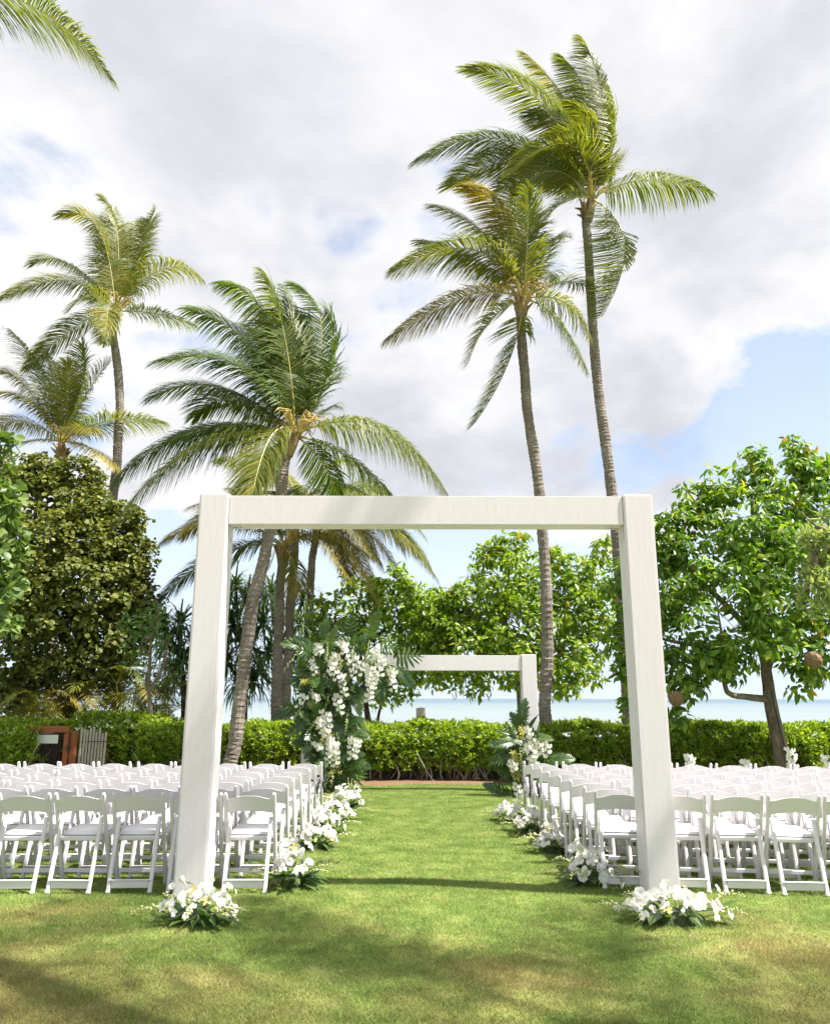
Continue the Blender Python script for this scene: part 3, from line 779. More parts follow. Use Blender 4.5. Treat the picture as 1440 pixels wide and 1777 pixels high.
palm('slim coconut palm with spreading crown rising out of the dark round-leaved tree at left',
     [(205, 1260), (200, 1100), (194, 960), (195, 880), (203, 800), (207, 720), (203, 650), (195, 590), (193, 568)], 21.5, (199, 540),
     z4([(570, 60, 315, 165, -.5), (660, 130, 535, 75, .3), (740, 330, 815, 150, .6), (890, 310, 1075, 510, -.3), (390, 390, 0, 610, -.6), (330, 300, 165, 425, .8), (470, 510, 365, 670, -1.3),
         (820, 660, 1025, 750, .2), (420, 690, 140, 980, -.4), (570, 560, 560, 790, -1.3), (570, 760, 543, 845, -.6), (720, 260, 765, 195, 1.0), (600, 260, 600, 130, 1.1)]),
     seed=4, mats=('palm', 'palm_dry'), wind=.3, stalks=4, ll=.9, r0=.145, r1=.115)
palm('short coconut palm with yellowing crown showing above the dark round-leaved tree at left',
     [(85, 1260), (90, 1100), (98, 950), (103, 850), (105, 800)], 21.5, (106, 768),
     z4([(440, 1100, 430, 850, -.3, 0), (210, 1120, 0, 1110, -.7, 1), (150, 1340, 15, 1425, -.5, 1), (440, 1110, 575, 950, .4), (560, 1200, 870, 1270, -.3), (520, 1380, 605, 1510, -.7, 1), (250, 980, 50, 780, .3),
         (330, 1050, 235, 890, .9), (100, 1180, -60, 1320, .4, 1), (430, 1240, 490, 1320, -1.2, 1), (120, 990, 10, 1000, -.2, 1), (380, 1100, 350, 950, -.9)]),
     seed=5, mats=('palm', 'palm_dry'), wind=.25, stalks=4, ll=.95)
palm('young coconut palm with low head just under the near beam, left of its twin',
     [(474, 1290), (477, 1240), (481, 1130), (486, 1040), (490, 975)], 19.0, (494, 950),
     [(385, 925, 279, 1040, -.2), (390, 860, 285, 940, .4, 1), (430, 910, 392, 1005, -.6), (470, 870, 400, 850, .3, 1), (525, 880, 575, 860, .5), (520, 985, 512, 1030, -.7, 1), (560, 900, 640, 965, -.3, 1),
      (450, 840, 330, 880, -.3, 1), (500, 850, 470, 810, .2), (590, 880, 650, 1040, -.6, 1)],
     seed=6, mats=('palm_dark', 'palm_dry'), wind=.1, droop=.7, stalks=2, ll=.9, r0=.135, r1=.112)
palm('second of the twin coconut palms beneath the near beam, slightly right of the first',
     [(496, 1290), (497, 1240), (500, 1130), (505, 1040), (511, 940), (513, 905)], 20.0, (516, 880),
     [(420, 830, 320, 930, .3, 1), (440, 790, 380, 800, .7), (590, 800, 680, 900, -.3), (600, 850, 660, 980, .2, 1), (500, 790, 430, 790, .4), (560, 860, 600, 960, -.8, 1), (640, 830, 755, 1000, -.4), (560, 790, 600, 800, .8)],
     seed=7, mats=('palm', 'palm_dry'), wind=.1, droop=.7, stalks=2, ll=.95, r0=.12, r1=.105)
palm('rearmost thin palm trunk between the twin palms and the flowered arch corner',
     [(528, 1290), (530, 1230), (534, 1100), (538, 1000), (548, 920)], 23.0, (556, 890),
     [(640, 830, 700, 960, .2, 1), (680, 860, 745, 985, .5), (600, 900, 650, 1030, -.5, 1), (620, 800, 690, 880, .6), (480, 830, 420, 900, .4, 1), (560, 930, 610, 1010, -.9, 1), (500, 800, 450, 830, .6), (650, 820, 735, 930, -.5, 0), (600, 870, 645, 965, -.7, 1), (590, 900, 608, 1015, -.6, 1), (640, 890, 700, 1010, -.2, 1), (620, 850, 725, 960, .3, 1), (500, 880, 470, 980, -.5, 1)],
     seed=8, mats=('palm', 'palm_dry'), wind=.05, droop=.7, stalks=1, ll=.95, r0=.13, r1=.11)
# palm whose head stands just outside the top left corner: one leaf hangs into the picture
palm('coconut palm outside the frame whose single leaf hangs into the top left corner',
     [(-470, 1320), (-440, 900), (-330, 400), (-240, 100), (-215, 20)], 12.5, (-205, -20),
     [(60, -60, 192, 140, -.4, 0), (-20, -170, 115, -60, .4), (-330, -110, -430, 60, .2), (-250, -190, -360, -160, -.3), (-180, -200, -80, -230, .3), (-300, 20, -360, 190, -.4)],
     seed=9, mats=('palm', 'palm_dry'), wind=0.0, droop=.62, stalks=2, ll=1.0)
# palms to the right of the camera: out of view, they shade the foreground lawn
def shade_palm(x, y, h, lean, seed, label, ly=0.0):
    g = random.Random(seed)
    root = empty('coconut_palm', (x, y, 0)); tag(root, label, 'palm tree', 'coconut palms beside the camera')
    pts = np.array([(0, 0, 0), (lean * .15, ly * .15, h * .35), (lean * .5, ly * .5, h * .7), (lean, ly, h)])
    link('trunk', palm_trunk(pts, .17, .13, seed), M['palm_bark'], root)
    c0 = pts[-1] + np.array([0, 0, .3])
    for k in range(10):
        a = k * 2.4 + g.random() * .5; el = -.15 + 1.1 * (k / 10) ** 1.2
        d0 = np.array([math.cos(a) * math.cos(el), math.sin(a) * math.cos(el), math.sin(el)]); L = g.uniform(3.3, 4.1)
        e = c0 + d0 * L * .82 + np.array([-.4, 0, -1.0]); c = c0 + d0 * L * .62 + np.array([0, 0, .35])
        link('frond', frond_mesh(bez(c0, c, e, 18), droop=.55, wind=.4, seed=seed * 77 + k, dens=.07, lw=.036, ll=.8), [M['rachis'], M['palm']], root)
shade_palm(6.2, 0.7, 13.6, -.5, 21, 'tall coconut palm out of view to the right, shading the left foreground lawn', 2.7)
shade_palm(9.3, 0.3, 12.9, -.4, 22, 'coconut palm out of view farther right, shading the middle foreground lawn', 2.3)

# ------------------------------------------------------------------ broadleaf trees
def cluster_mesh(kind, seed, n, size, spread, width, droop):
    g = np.random.default_rng(seed)
    tv, tf = (OV, OVF) if kind == 'ovate' else (RD, RDF) if kind == 'round' else (SP, SPF)
    a = np.arange(n) * 2.4 + g.random(n) * .6
    th = np.interp(np.arange(n) / max(1, n - 1), [0, 1], [R(25), R(105)]) + g.normal(0, R(12), n)
    d = np.c_[np.cos(a) * np.sin(th), np.sin(a) * np.sin(th), np.cos(th)]
    d = norm(d + np.array([0, 0, -droop]))
    pos = np.c_[np.cos(a), np.sin(a), np.zeros(n)] * (spread * g.random(n) ** .6)[:, None] + np.c_[np.zeros((n, 2)), (g.random(n) - .7) * spread * 1.1]
    up = norm(np.c_[np.cos(a) * .6, np.sin(a) * .6, np.full(n, .8)] + g.normal(0, .3, (n, 3)))
    l = size * (0.65 + .5 * g.random(n))
    v, f = scatter(tv, tf, pos, d, up, l * width, l)
    return umesh('leaf_cluster', v, f)

def tree(name, label, cat, Y, trunk_paths, lobes, mat, bark, kind='ovate', size=.22, width=.9, n=11, spread=.16, droop=.45, density=9.0, cap=300, seed=0, group=None, dY=1.0, up=.55, depth_scale=1.0, limbs=14, fill=.5):
    """lobes: (px, py, radius px, depth offset) ; trunk_paths: [( [(px,py,dY)...], r0, r1 )]"""
    g = np.random.default_rng(seed + 100)
    p0 = trunk_paths[0][0][0]
    b0 = at(p0[0], p0[1], Y + p0[2]); foot = np.array([b0[0], b0[1], 0.0])
    root = empty(name, tuple(foot)); tag(root, label, cat, group)
    ends_ = []
    for k, (path, r0, r1) in enumerate(trunk_paths):
        pts = np.array([at(x, y, Y + d) for x, y, d in path])
        if k == 0: pts[0] = foot
        c = spline(pts, 22)
        mb = MB(); rad = np.interp(np.linspace(0, 1, 22), [0, .07, 1], [r0 * (1.35 if k == 0 else 1.0), r0, r1]); mb.tube(c - foot, list(rad), 10, wob=.04, sd=seed + k)
        link('trunk' if k == 0 else 'limb', mb.mesh('trunk', True), M[bark], root)
        ends_.append(c[-1]); ends_.append(c[14])
    L = []
    for (x, y, r, dz) in lobes:
        c = at(x, y, Y + dz); L.append((c, r / ppm(x, y, Y + dz)))
    # limbs reach from the trunk into the lobes
    for k in range(min(limbs, len(L))):
        c, r = L[k]
        e = min(ends_, key=lambda q: np.linalg.norm(q - c))
        mid = e * .5 + c * .5 + np.array([0, 0, -.15 * np.linalg.norm(c - e)]) + g.normal(0, .1, 3)
        mb = MB(); mb.tube(bez(e, mid, c, 10) - foot, list(np.linspace(.055, .015, 10)), 6)
        link('limb', mb.mesh('limb', True), M[bark], root)
        for q in range(4):
            t_ = norm(g.standard_normal(3)); mb = MB()
            mb.tube(bez(c, c + t_ * r * .4 + np.array([0, 0, .05]), c + t_ * r * .85, 6) - foot, list(np.linspace(.016, .005, 6)), 4)
            link('twig', mb.mesh('twig'), M[bark], root)
    pos = []; axs = []; sc_ = []
    for c, r in L:
        m_ = max(4, int(density * (r / size) ** 1.65 * .30))
        d = norm(g.standard_normal((m_, 3))); d[:, 1] *= depth_scale
        rr = r * (fill + (1 - fill) * g.random(m_) ** .5)
        pos.append(c + d * rr[:, None]); axs.append(norm(d * (1 - up) + np.array([0, 0, up]))); sc_.append(.8 + .45 * g.random(m_))
    pos = np.vstack(pos); axs = np.vstack(axs); sc_ = np.concatenate(sc_)
    keep = pos[:, 2] > .5
    pos, axs, sc_ = pos[keep], axs[keep], sc_[keep]
    order = np.argsort(np.linalg.norm(pos - np.array([0, 0, EYE]), axis=1))
    vars_ = [cluster_mesh(kind, seed * 13 + q, n, size, spread, width, droop) for q in range(6)]
    for me in vars_: me.materials.append(M[mat])
    VV = []
    for me in vars_:
        a = np.empty(len(me.vertices) * 3, np.float32); me.vertices.foreach_get('co', a)
        f = np.empty(len(me.loops), np.int32); me.loops.foreach_get('vertex_index', f)
        VV.append((a.reshape(-1, 3), f.reshape(-1, 3)))
    spin = g.random(len(pos)) * 2 * math.pi; pick = g.integers(0, 6, len(pos))
    mats_ = []
    for i in range(len(pos)):
        ref = np.array([math.cos(spin[i]), math.sin(spin[i]), 0.0])
        z = axs[i]; x = np.cross(ref, z); x /= np.linalg.norm(x) + 1e-9; y = np.cross(z, x)
        mats_.append((x, y, z))
    rest_v, rest_f, off = [], [], 0
    for i in order[cap:]:
        v, f = VV[pick[i]]; x, y, z = mats_[i]
        w_ = pos[i] + (v[:, 0:1] * x + v[:, 1:2] * y + v[:, 2:3] * z) * sc_[i]
        rest_v.append(w_ - foot); rest_f.append(f + off); off += len(v)
    if rest_v:
        crown = link('crown', umesh('crown', np.vstack(rest_v), np.vstack(rest_f)), M[mat], root); crown['kind'] = 'stuff'
    else:
        crown = empty('crown', parent=root)
    for i in order[:cap]:
        x, y, z = mats_[i]; s = sc_[i]; p = pos[i] - foot
        m = Matrix(((x[0] * s, y[0] * s, z[0] * s, p[0]), (x[1] * s, y[1] * s, z[1] * s, p[1]), (x[2] * s, y[2] * s, z[2] * s, p[2]), (0, 0, 0, 1)))
        inst('leaf_cluster', vars_[pick[i]], crown, m)
    return root

tree('broadleaf_tree', 'large glossy green tree with yellow leaves and a forked trunk, right of near arch', 'tree', 15.0,
     [([(1362, 1345, 0), (1352, 1290, 0), (1338, 1225, 0), (1329, 1160, .1), (1318, 1080, .2), (1310, 980, .3)], .15, .06),
      ([(1338, 1213, 0), (1300, 1209, -.1), (1268, 1204, -.2), (1257, 1185, -.3), (1252, 1120, -.3)], .065, .035),
      ([(1330, 1160, .1), (1350, 1110, 0), (1390, 1060, .2), (1410, 980, .3)], .08, .035),
      ([(1324, 1120, .1), (1270, 1060, .4), (1210, 1000, .5), (1180, 950, .4)], .07, .03)],
     [(1300, 900, 100, 0), (1200, 960, 95, .2), (1130, 1010, 85, .6), (1400, 870, 95, .3), (1390, 1000, 105, -.3), (1245, 1060, 105, -.7), (1110, 1095, 65, .3), (1345, 1075, 80, -.9), (1308, 815, 34, 0),
      (1303, 785, 17, 0), (1385, 798, 36, .2), (1375, 768, 16, .2), (1205, 870, 42, .2), (1185, 1150, 52, -.3), (1255, 1140, 46, -.6), (1405, 1130, 52, -.3), (1155, 915, 38, .5), (1450, 930, 110, .2), (1250, 840, 36, .1),
      (1075, 1000, 40, .9), (1120, 1170, 40, .2), (1075, 1140, 34, .6), (1180, 1235, 14, -.2), (1090, 1225, 16, .2), (1340, 960, 80, -1.0), (1200, 1190, 24, -.5), (1390, 1175, 25, -.4), (1440, 830, 50, .2), (1150, 955, 40, .3)],
     'noni', 'bark', size=.185, width=.60, n=13, spread=.12, droop=.85, density=14, seed=1, limbs=16)
tree('broadleaf_tree', 'bright green tree with yellow leaves behind the slender palm and far arch', 'tree', 19.5,
     [([(906, 1300, 0), (904, 1240, 0), (898, 1180, 0), (884, 1120, .2), (872, 1050, .3)], .10, .04), ([(900, 1185, 0), (930, 1120, .2), (960, 1060, .3)], .06, .03), ([(890, 1140, .1), (830, 1090, .3), (800, 1060, .4)], .05, .025),
      ([(1000, 1180, .3), (1015, 1120, .3), (1030, 1060, .4)], .05, .03)],
     [(870, 1005, 66, 0), (882, 952, 30, 0), (935, 1015, 66, .2), (820, 1060, 62, .1), (900, 1090, 75, -.4), (800, 1120, 62, -.3), (870, 1145, 50, -.4), (980, 1050, 62, .2), (1000, 1000, 42, .2), (985, 1140, 50, -.2),
      (1015, 1090, 52, .4), (765, 1085, 55, .2), (830, 1178, 26, -.4), (775, 1165, 36, 0), (960, 975, 28, .1), (1045, 1000, 44, .5), (1050, 950, 24, .5), (1050, 1070, 52, .6), (975, 1180, 28, -.3), (845, 960, 18, .1), (905, 940, 20, .1), (760, 1060, 44, .2), (745, 1120, 46, .3), (790, 1075, 50, .3), (930, 1150, 40, 0), (850, 1100, 60, .4), (1020, 1150, 36, .3)],
     'noni_far', 'bark', size=.19, width=.60, n=12, spread=.13, droop=.8, density=16, seed=2, limbs=12)
tree('broadleaf_tree', 'bright green bushy tree behind the flowered corner of the far arch', 'tree', 20.5,
     [([(640, 1300, 0), (638, 1250, 0), (632, 1190, 0), (640, 1110, .2)], .09, .04), ([(612, 1280, .1), (606, 1220, .1), (592, 1140, .2)], .05, .025), ([(655, 1290, -.1), (660, 1230, -.1), (700, 1160, 0)], .045, .02)],
     [(620, 1060, 62, 0), (688, 1055, 58, .1), (580, 1100, 48, 0), (650, 1120, 66, -.3), (735, 1085, 55, .1), (715, 1145, 48, -.2), (692, 1005, 24, 0), (600, 1165, 46, 0), (660, 1185, 42, -.2), (560, 1060, 26, .1), (650, 1025, 30, 0),
      (700, 1200, 24, -.2), (735, 1040, 30, .1), (560, 1150, 40, .2)],
     'noni_far', 'bark_dark', size=.19, width=.60, n=12, spread=.13, droop=.7, density=15, seed=3, limbs=10)
tree('sea_grape_tree', 'large dark tree with olive round leaves and shaded underside at left', 'tree', 18.6,
     [([(104, 1330, 0), (112, 1262, 0), (126, 1195, 0), (140, 1120, .2), (120, 1040, .3)], .22, .11), ([(136, 1140, .2), (90, 1080, .4), (40, 1010, .5)], .13, .07), ([(138, 1130, .2), (170, 1060, .3), (190, 980, .3)], .08, .04)],
     [(60, 880, 92, .3), (125, 860, 62, .3), (188, 930, 62, .3), (60, 985, 115, .2), (160, 1020, 88, -.1), (215, 1005, 46, .2), (100, 1095, 92, 0), (25, 1120, 85, .2), (195, 1095, 66, .1), (228, 1060, 34, .3), (150, 1150, 48, 0),
      (35, 1195, 40, .3), (85, 820, 40, .4), (30, 830, 45, .2), (150, 920, 60, -.3), (100, 960, 75, -.8), (210, 1150, 36, .2), (60, 1050, 70, -.7), (170, 880, 34, .2), (-30, 1000, 80, .2), (-30, 880, 70, .2), (205, 962, 50, .1), (226, 1020, 42, .1), (130, 835, 46, .2), (232, 1092, 38, .1), (20, 1180, 60, .2), (110, 1180, 46, .3), (180, 1180, 34, .3), (212, 905, 40, .1), (240, 965, 34, .1), (250, 1045, 34, .1)],
     'grape', 'bark_dark', kind='round', size=.103, width=1.0, n=16, spread=.16, droop=.3, density=8.0, seed=4, limbs=14)
tree('sea_grape_tree', 'fresh green round-leaved branch reaching in at the left edge', 'tree', 9.0,
     [([(-330, 1420, 0), (-300, 1200, 0), (-240, 1020, 0), (-160, 930, 0)], .12, .06), ([(-200, 960, 0), (-110, 900, 0), (-60, 860, 0)], .05, .02)],
     [(-18, 800, 38, 0), (-8, 870, 44, 0), (-18, 950, 54, 0), (-6, 1020, 44, 0), (-15, 1068, 36, 0), (-110, 900, 90, .3), (-130, 1010, 90, .2), (6, 762, 16, 0), (14, 910, 24, -.1), (20, 1000, 18, -.1)],
     'grape_near', 'bark', kind='round', size=.115, width=1.0, n=12, spread=.12, droop=.25, density=9, seed=5, limbs=6)
tree('small_tree', 'loose light green shrubby tree between the dark tree and the near left post', 'tree', 17.0,
     [([(262, 1320, 0), (262, 1260, 0), (258, 1190, 0), (262, 1110, 0)], .06, .03), ([(260, 1200, 0), (285, 1150, 0), (290, 1110, 0)], .03, .015)],
     [(262, 1085, 28, 0), (282, 1120, 26, 0), (245, 1130, 28, .2), (275, 1060, 18, 0), (255, 1170, 26, .2), (290, 1165, 20, 0), (235, 1090, 22, .2)],
     'mid_leaf', 'bark', size=.16, width=.6, n=10, spread=.14, droop=.25, density=7, seed=6, limbs=6, cap=0)
tree('heliotrope_tree', 'pale grey-green leafed branch with bare twigs at the right edge', 'tree', 11.5,
     [([(1640, 1400, 0), (1620, 1200, 0), (1570, 1060, 0), (1520, 980, 0)], .12, .05), ([(1520, 985, 0), (1465, 940, -.1), (1420, 915, -.1), (1385, 885, -.1)], .035, .006), ([(1500, 985, 0), (1450, 950, 0), (1410, 950, 0)], .02, .005)],
     [(1425, 930, 28, -.1), (1435, 1005, 40, -.1), (1403, 935, 18, -.2), (1450, 960, 46, 0), (1408, 1015, 26, -.2), (1500, 1000, 60, .2), (1440, 890, 18, 0), (1425, 1048, 20, -.1)],
     'helio', 'bark', size=.13, width=.42, n=18, spread=.05, droop=.15, density=12, seed=7, limbs=5, up=.4)

# screw pines: heads of long strap leaves
def screw_pine(label, Y, path, heads, seed, group='screw pines behind the hedge'):
    g = np.random.default_rng(seed)
    p = np.array([at(x, y, Y) for x, y in path]); foot = np.array([p[0][0], Y, 0]); p[0] = foot
    root = empty('screw_pine', tuple(foot)); tag(root, label, 'tree', group)
    mb = MB(); mb.tube(spline(p, 14) - foot, list(np.linspace(.10, .06, 14)), 8, wob=.03, sd=seed); link('trunk', mb.mesh('trunk', True), M['bark_dark'], root)
    for (hx, hy, dz, s) in heads:
        c = at(hx, hy, Y + dz)
        e = min([p[-1], p[-2]], key=lambda q: np.linalg.norm(q - c))
        mb = MB(); mb.tube(bez(e, e * .5 + c * .5 + np.array([0, 0, -.2]), c, 8) - foot, list(np.linspace(.06, .045, 8)), 6); link('limb', mb.mesh('limb', True), M['bark_dark'], root)
        n = 64
        a = np.arange(n) * 2.4 + g.random(n) * .3; el = np.interp(np.arange(n), [0, n], [1.35, -.55])
        d = np.c_[np.cos(a) * np.cos(el), np.sin(a) * np.cos(el), np.sin(el)]
        l = s * (0.75 + .4 * g.random(n))
        V = []; Fq = []
        side = norm(np.cross(d, np.array([0, 0, 1.0]) + g.normal(0, .05, (n, 3))))
        q0 = c + d * .04; dd = d.copy(); w0 = .028
        ring = [q0]; 
        for k in range(4):
            dd = norm(dd + np.array([0, 0, -1.0]) * (.12 + .30 * k) * (1 + g.normal(0, .25, n))[:, None]); ring.append(ring[-1] + dd * (l / 4)[:, None])
        ws = [w0 * .8, w0, w0 * .85, w0 * .55, w0 * .08]
        for i in range(n):
            b = len(V)
            for k in range(5):
                V.append(ring[k][i] - side[i] * ws[k]); V.append(ring[k][i] + side[i] * ws[k])
            for k in range(4): Fq.append((b + 2 * k, b + 2 * k + 1, b + 2 * k + 3, b + 2 * k + 2))
        link('leaf_head', umesh('leaf_head', np.array(V) - foot, np.array(Fq)), M['hala'], root)
screw_pine('screw pine with dark strap leaves between the near left post and leaning palm', 21.0, [(420, 1300), (424, 1240), (424, 1180), (418, 1110)],
           [(430, 1040, 0, 1.1), (402, 1085, .2, 1.1), (392, 1040, .5, 1.0), (455, 1085, -.2, 1.1), (425, 1130, -.4, 1.0), (468, 1135, 0, 1.0), (395, 1150, .2, .9), (378, 1100, .4, 1.0), (440, 1185, 0, .9), (412, 1190, .3, .9), (448, 1035, .4, 1.0), (408, 1020, .3, .9)], 31)
screw_pine('screw pine with dark strap leaves showing between the twin palms', 22.0, [(480, 1310), (482, 1250), (478, 1190), (480, 1120)],
           [(485, 1070, .2, 1.1), (520, 1085, 0, 1.0), (470, 1030, .3, 1.0), (515, 1140, 0, 1.0), (540, 1100, .4, .9), (450, 1160, -.2, 1.0), (540, 1150, .3, .9), (500, 1180, .2, .9), (525, 1045, .5, .9)], 32)
screw_pine('screw pine with dark strap leaves just left of the near left post', 19.5, [(318, 1310), (320, 1250), (318, 1190), (312, 1130)],
           [(312, 1085, 0, 1.0), (290, 1120, .2, .9), (335, 1120, .1, 1.0), (318, 1150, -.3, 1.0), (300, 1170, 0, .9), (285, 1085, .3, .8), (340, 1170, .2, .9)], 33)

# feathery areca palms over the hedge at left
def areca(label, px, Y, n, h, seed):
    g = np.random.default_rng(seed); p = at(px, 1300, Y); foot = np.array([p[0], Y, 0])
    root = empty('areca_palm', tuple(foot)); tag(root, label, 'palm', 'feathery palms behind the left hedge')
    for k in range(n):
        a = g.random() * 6.28; o = np.array([math.cos(a), math.sin(a) * .6, 0])
        s = foot + o * .15; hh = h * (0.7 + .4 * g.random()); top = s + o * .25 + np.array([0, 0, hh * .62])
        mb = MB(); mb.tube(bez(s, s + np.array([0, 0, hh * .35]), top, 8) - foot, list(np.linspace(.028, .015, 8)), 6); link('stem', mb.mesh('stem', True), M['spathe' if k % 3 == 0 else 'rachis'], root)
        for q in range(3):
            a2 = a + q * 2.1 + g.random(); o2 = np.array([math.cos(a2), math.sin(a2) * .8, 0]); L = .9 + .5 * g.random()
            e = top + o2 * L * .8 + np.array([0, 0, .15 - .3 * g.random()]); c = top + o2 * L * .35 + np.array([0, 0, L * .55])
            link('frond', frond_mesh(bez(top, c, e, 12) - foot, droop=.35, wind=.1, ll=.38, lw=.026, seed=seed * 31 + k * 5 + q, dens=.045, rr=.008), [M['rachis'], M['palm_dry' if (k + q) % 4 == 0 else 'palm']], root)
areca('thin feathery palm behind the gate at far left', 30, 18.0, 5, 2.3, 41)
areca('thin feathery palm left of the dark tree trunk', 75, 19.0, 4, 2.0, 42)
areca('feathery palm clump right of the dark tree trunk', 165, 18.5, 6, 2.5, 43)
areca('feathery palm clump with upright pale stem midway to the near left post', 215, 18.2, 5, 2.9, 44)
areca('feathery palm clump nearest to the near left post', 275, 19.0, 6, 2.6, 45)

# ------------------------------------------------------------------ hedge
def hedge(label, x0, x1, seed, y0=16.15, y1=17.7, h=1.1, bare=.20, per=540):
    g = np.random.default_rng(seed)
    cx = (x0 + x1) / 2
    root = empty('hedge', (cx, (y0 + y1) / 2, 0)); tag(root, label, 'hedge')
    foot = np.array([cx, (y0 + y1) / 2, 0])
    n = int((x1 - x0) * per)
    # rosettes on a lumpy rounded box surface: front, top, a little inside
    x = x0 + (x1 - x0) * g.random(n)
    bump = .07 * np.sin(x * 2.1 + seed) + .05 * np.sin(x * 5.3 + 1) + .03 * np.sin(x * 11)
    top = h + bump * .5
    u = g.random(n)
    face = u < .60
    z = np.where(face, bare + (top - bare) * g.random(n) ** .8, top + g.normal(0, .03, n))
    edge = np.clip((z - (top - .28)) / .28, 0, 1)
    y = np.where(face, y0 + .06 + bump * .8 + .22 * edge ** 2 + np.abs(g.normal(0, .12, n)), y0 + .25 + (y1 - y0 - .25) * g.random(n))
    low = face & (g.random(n) < np.clip((bare + .34 - z) / .42 + .35 * np.sin(x * 2.7 + 2), 0, .85)); y = np.where(low, y + .25, y)
    keep = ~(low & (g.random(n) < .5))
    x, y, z, face = x[keep], y[keep], z[keep], face[keep]; n = len(x)
    ax = np.where(face[:, None], np.array([0, -.75, .55]), np.array([0, -.15, 1.0])) + g.normal(0, .33, (n, 3)); ax = norm(ax)
    m = 8
    P = np.repeat(np.c_[x, y, z], m, 0); A = np.repeat(ax, m, 0)
    a = np.tile(np.arange(m) * 2.4, n) + np.repeat(g.random(n) * 6.28, m)
    ref = norm(np.cross(A, np.array([.3, .2, .9]))); r2 = np.cross(A, ref)
    rad = ref * np.cos(a)[:, None] + r2 * np.sin(a)[:, None]
    th = np.tile(np.linspace(R(25), R(85), m), n) + g.normal(0, R(10), n * m)
    d = A * np.cos(th)[:, None] + rad * np.sin(th)[:, None]
    up = A * np.sin(th)[:, None] - rad * np.cos(th)[:, None]
    l = .098 * (0.7 + .6 * g.random(n * m))
    v, f = scatter(SP, SPF, P, d, up, l * .42, l)
    fo = link('foliage', umesh('foliage', v - foot, f), M['hedge'], root); fo['kind'] = 'stuff'
    # woody stems below
    for k in range(int((x1 - x0) * 15)):
        xs = x0 + (x1 - x0) * g.random(); ys = y0 + .12 + .42 * g.random()
        q = np.array([(xs, ys, 0), (xs + g.normal(0, .15), ys - .12 * g.random(), .2 + .1 * g.random()), (xs + g.normal(0, .38), ys - .12 + .2 * g.random(), .40 + .4 * g.random())])
        mb = MB(); mb.tube(bez(q[0], q[1], q[2], 6) - foot, list(np.linspace(.017, .006, 6) * (0.5 + .9 * g.random())), 5)
        link('stem', mb.mesh('stem', True), M['bark' if k % 3 else 'grey_wood'], root)
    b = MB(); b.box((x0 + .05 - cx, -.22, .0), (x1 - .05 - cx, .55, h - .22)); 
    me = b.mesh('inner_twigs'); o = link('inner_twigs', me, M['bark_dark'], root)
hedge('long clipped bright green hedge behind the far arch and the right chairs', -5.6, 12.2, 51, h=1.04)
hedge('end of green hedge left of the red wooden gate', -11.5, -7.22, 52, y0=15.35, h=1.10, bare=.1)
hedge('short green hedge behind the red wooden gate, overhanging the grey fence', -7.1, -5.1, 53, y0=16.4, y1=17.9, h=1.2, bare=.2, per=380)

# ------------------------------------------------------------------ gate, fence, sign, lanterns
def gate():
    Y = 15.6
    a = at(52, 1262, Y); b = at(122, 1262, Y)
    root = empty('garden_gate', (a[0], Y, 0)); tag(root, 'red-brown timber gate frame with pale panel in the hedge at left', 'gate')
    wd = b[0] - a[0]; H = a[2]
    m = MB(); m.bar((0, 0, H - .06), (wd, 0, H - .06), .07, .12, xax=(0, 1, 0)); link('top_rail', m.mesh('top_rail'), M['redwood'], root)
    for x in (.05, wd - .05):
        m = MB(); m.bar((x, .004, 0), (x, .004, H - .121), .095, .06); link('post', m.mesh('post'), M['redwood'], root)
    m = MB(); m.bar((.1, .004, .25), (wd - .1, .004, .25), .05, .10, xax=(0, 1, 0)); link('bottom_rail', m.mesh('bottom_rail'), M['redwood'], root)
    m = MB(); m.box((.14, .01, H - .32), (wd - .22, .03, H - .16)); link('panel', m.mesh('panel'), M['white_sign'], root)
    for k in range(9):
        x = .12 + (wd - .24) * k / 8
        m = MB(); m.tube([(x, .06, .3), (x + .02, .05, .6), (x - .03, .05, H - .13)], .006, 5); link('wire', m.mesh('wire'), M['metal'], root)
    m = MB(); m.bar((wd - .02, -.04, H - .40), (wd + .05, -.04, H - .40), .02, .04, xax=(0, 1, 0)); m.bar((wd - .0, -.06, H - .46), (wd - .0, -.06, H - .34), .02, .02); link('latch', m.mesh('latch'), M['metal'], root)
    r2 = empty('gate_post', (b[0] - .01, Y + .1, 0)); tag(r2, 'broad red-brown timber post between the gate and the grey fence', 'post')
    m = MB(); m.bar((.06, 0, 0), (.06, 0, H - .10), .14, .10); link('shaft', m.mesh('shaft'), M['redwood'], r2)
    m = MB(); m.bar((-.03, -.05, H - .35), (-.03, -.05, H - .20), .03, .03); link('hinge', m.mesh('hinge'), M['metal'], r2)
    r3 = empty('plank_fence', (b[0] + .14, Y + .15, 0)); tag(r3, 'short weathered grey plank fence beside the red gate', 'fence')
    for k in range(9):
        hh = H - .05 + random.gauss(0, .025) - .03 * max(0, k - 5)
        m = MB(); x = .03 + k * .046; m.bar((x, .035 * k, 0), (x + random.gauss(0, .004), .035 * k, hh), .042, .022); link('plank', m.mesh('plank'), M['grey_wood'], r3)
    m = MB(); m.bar((0, -.02, H - .30), (.42, .27, H - .30), .012, .02, xax=(0, 0, 1)); link('wire', m.mesh('wire'), M['metal'], r3)
gate()

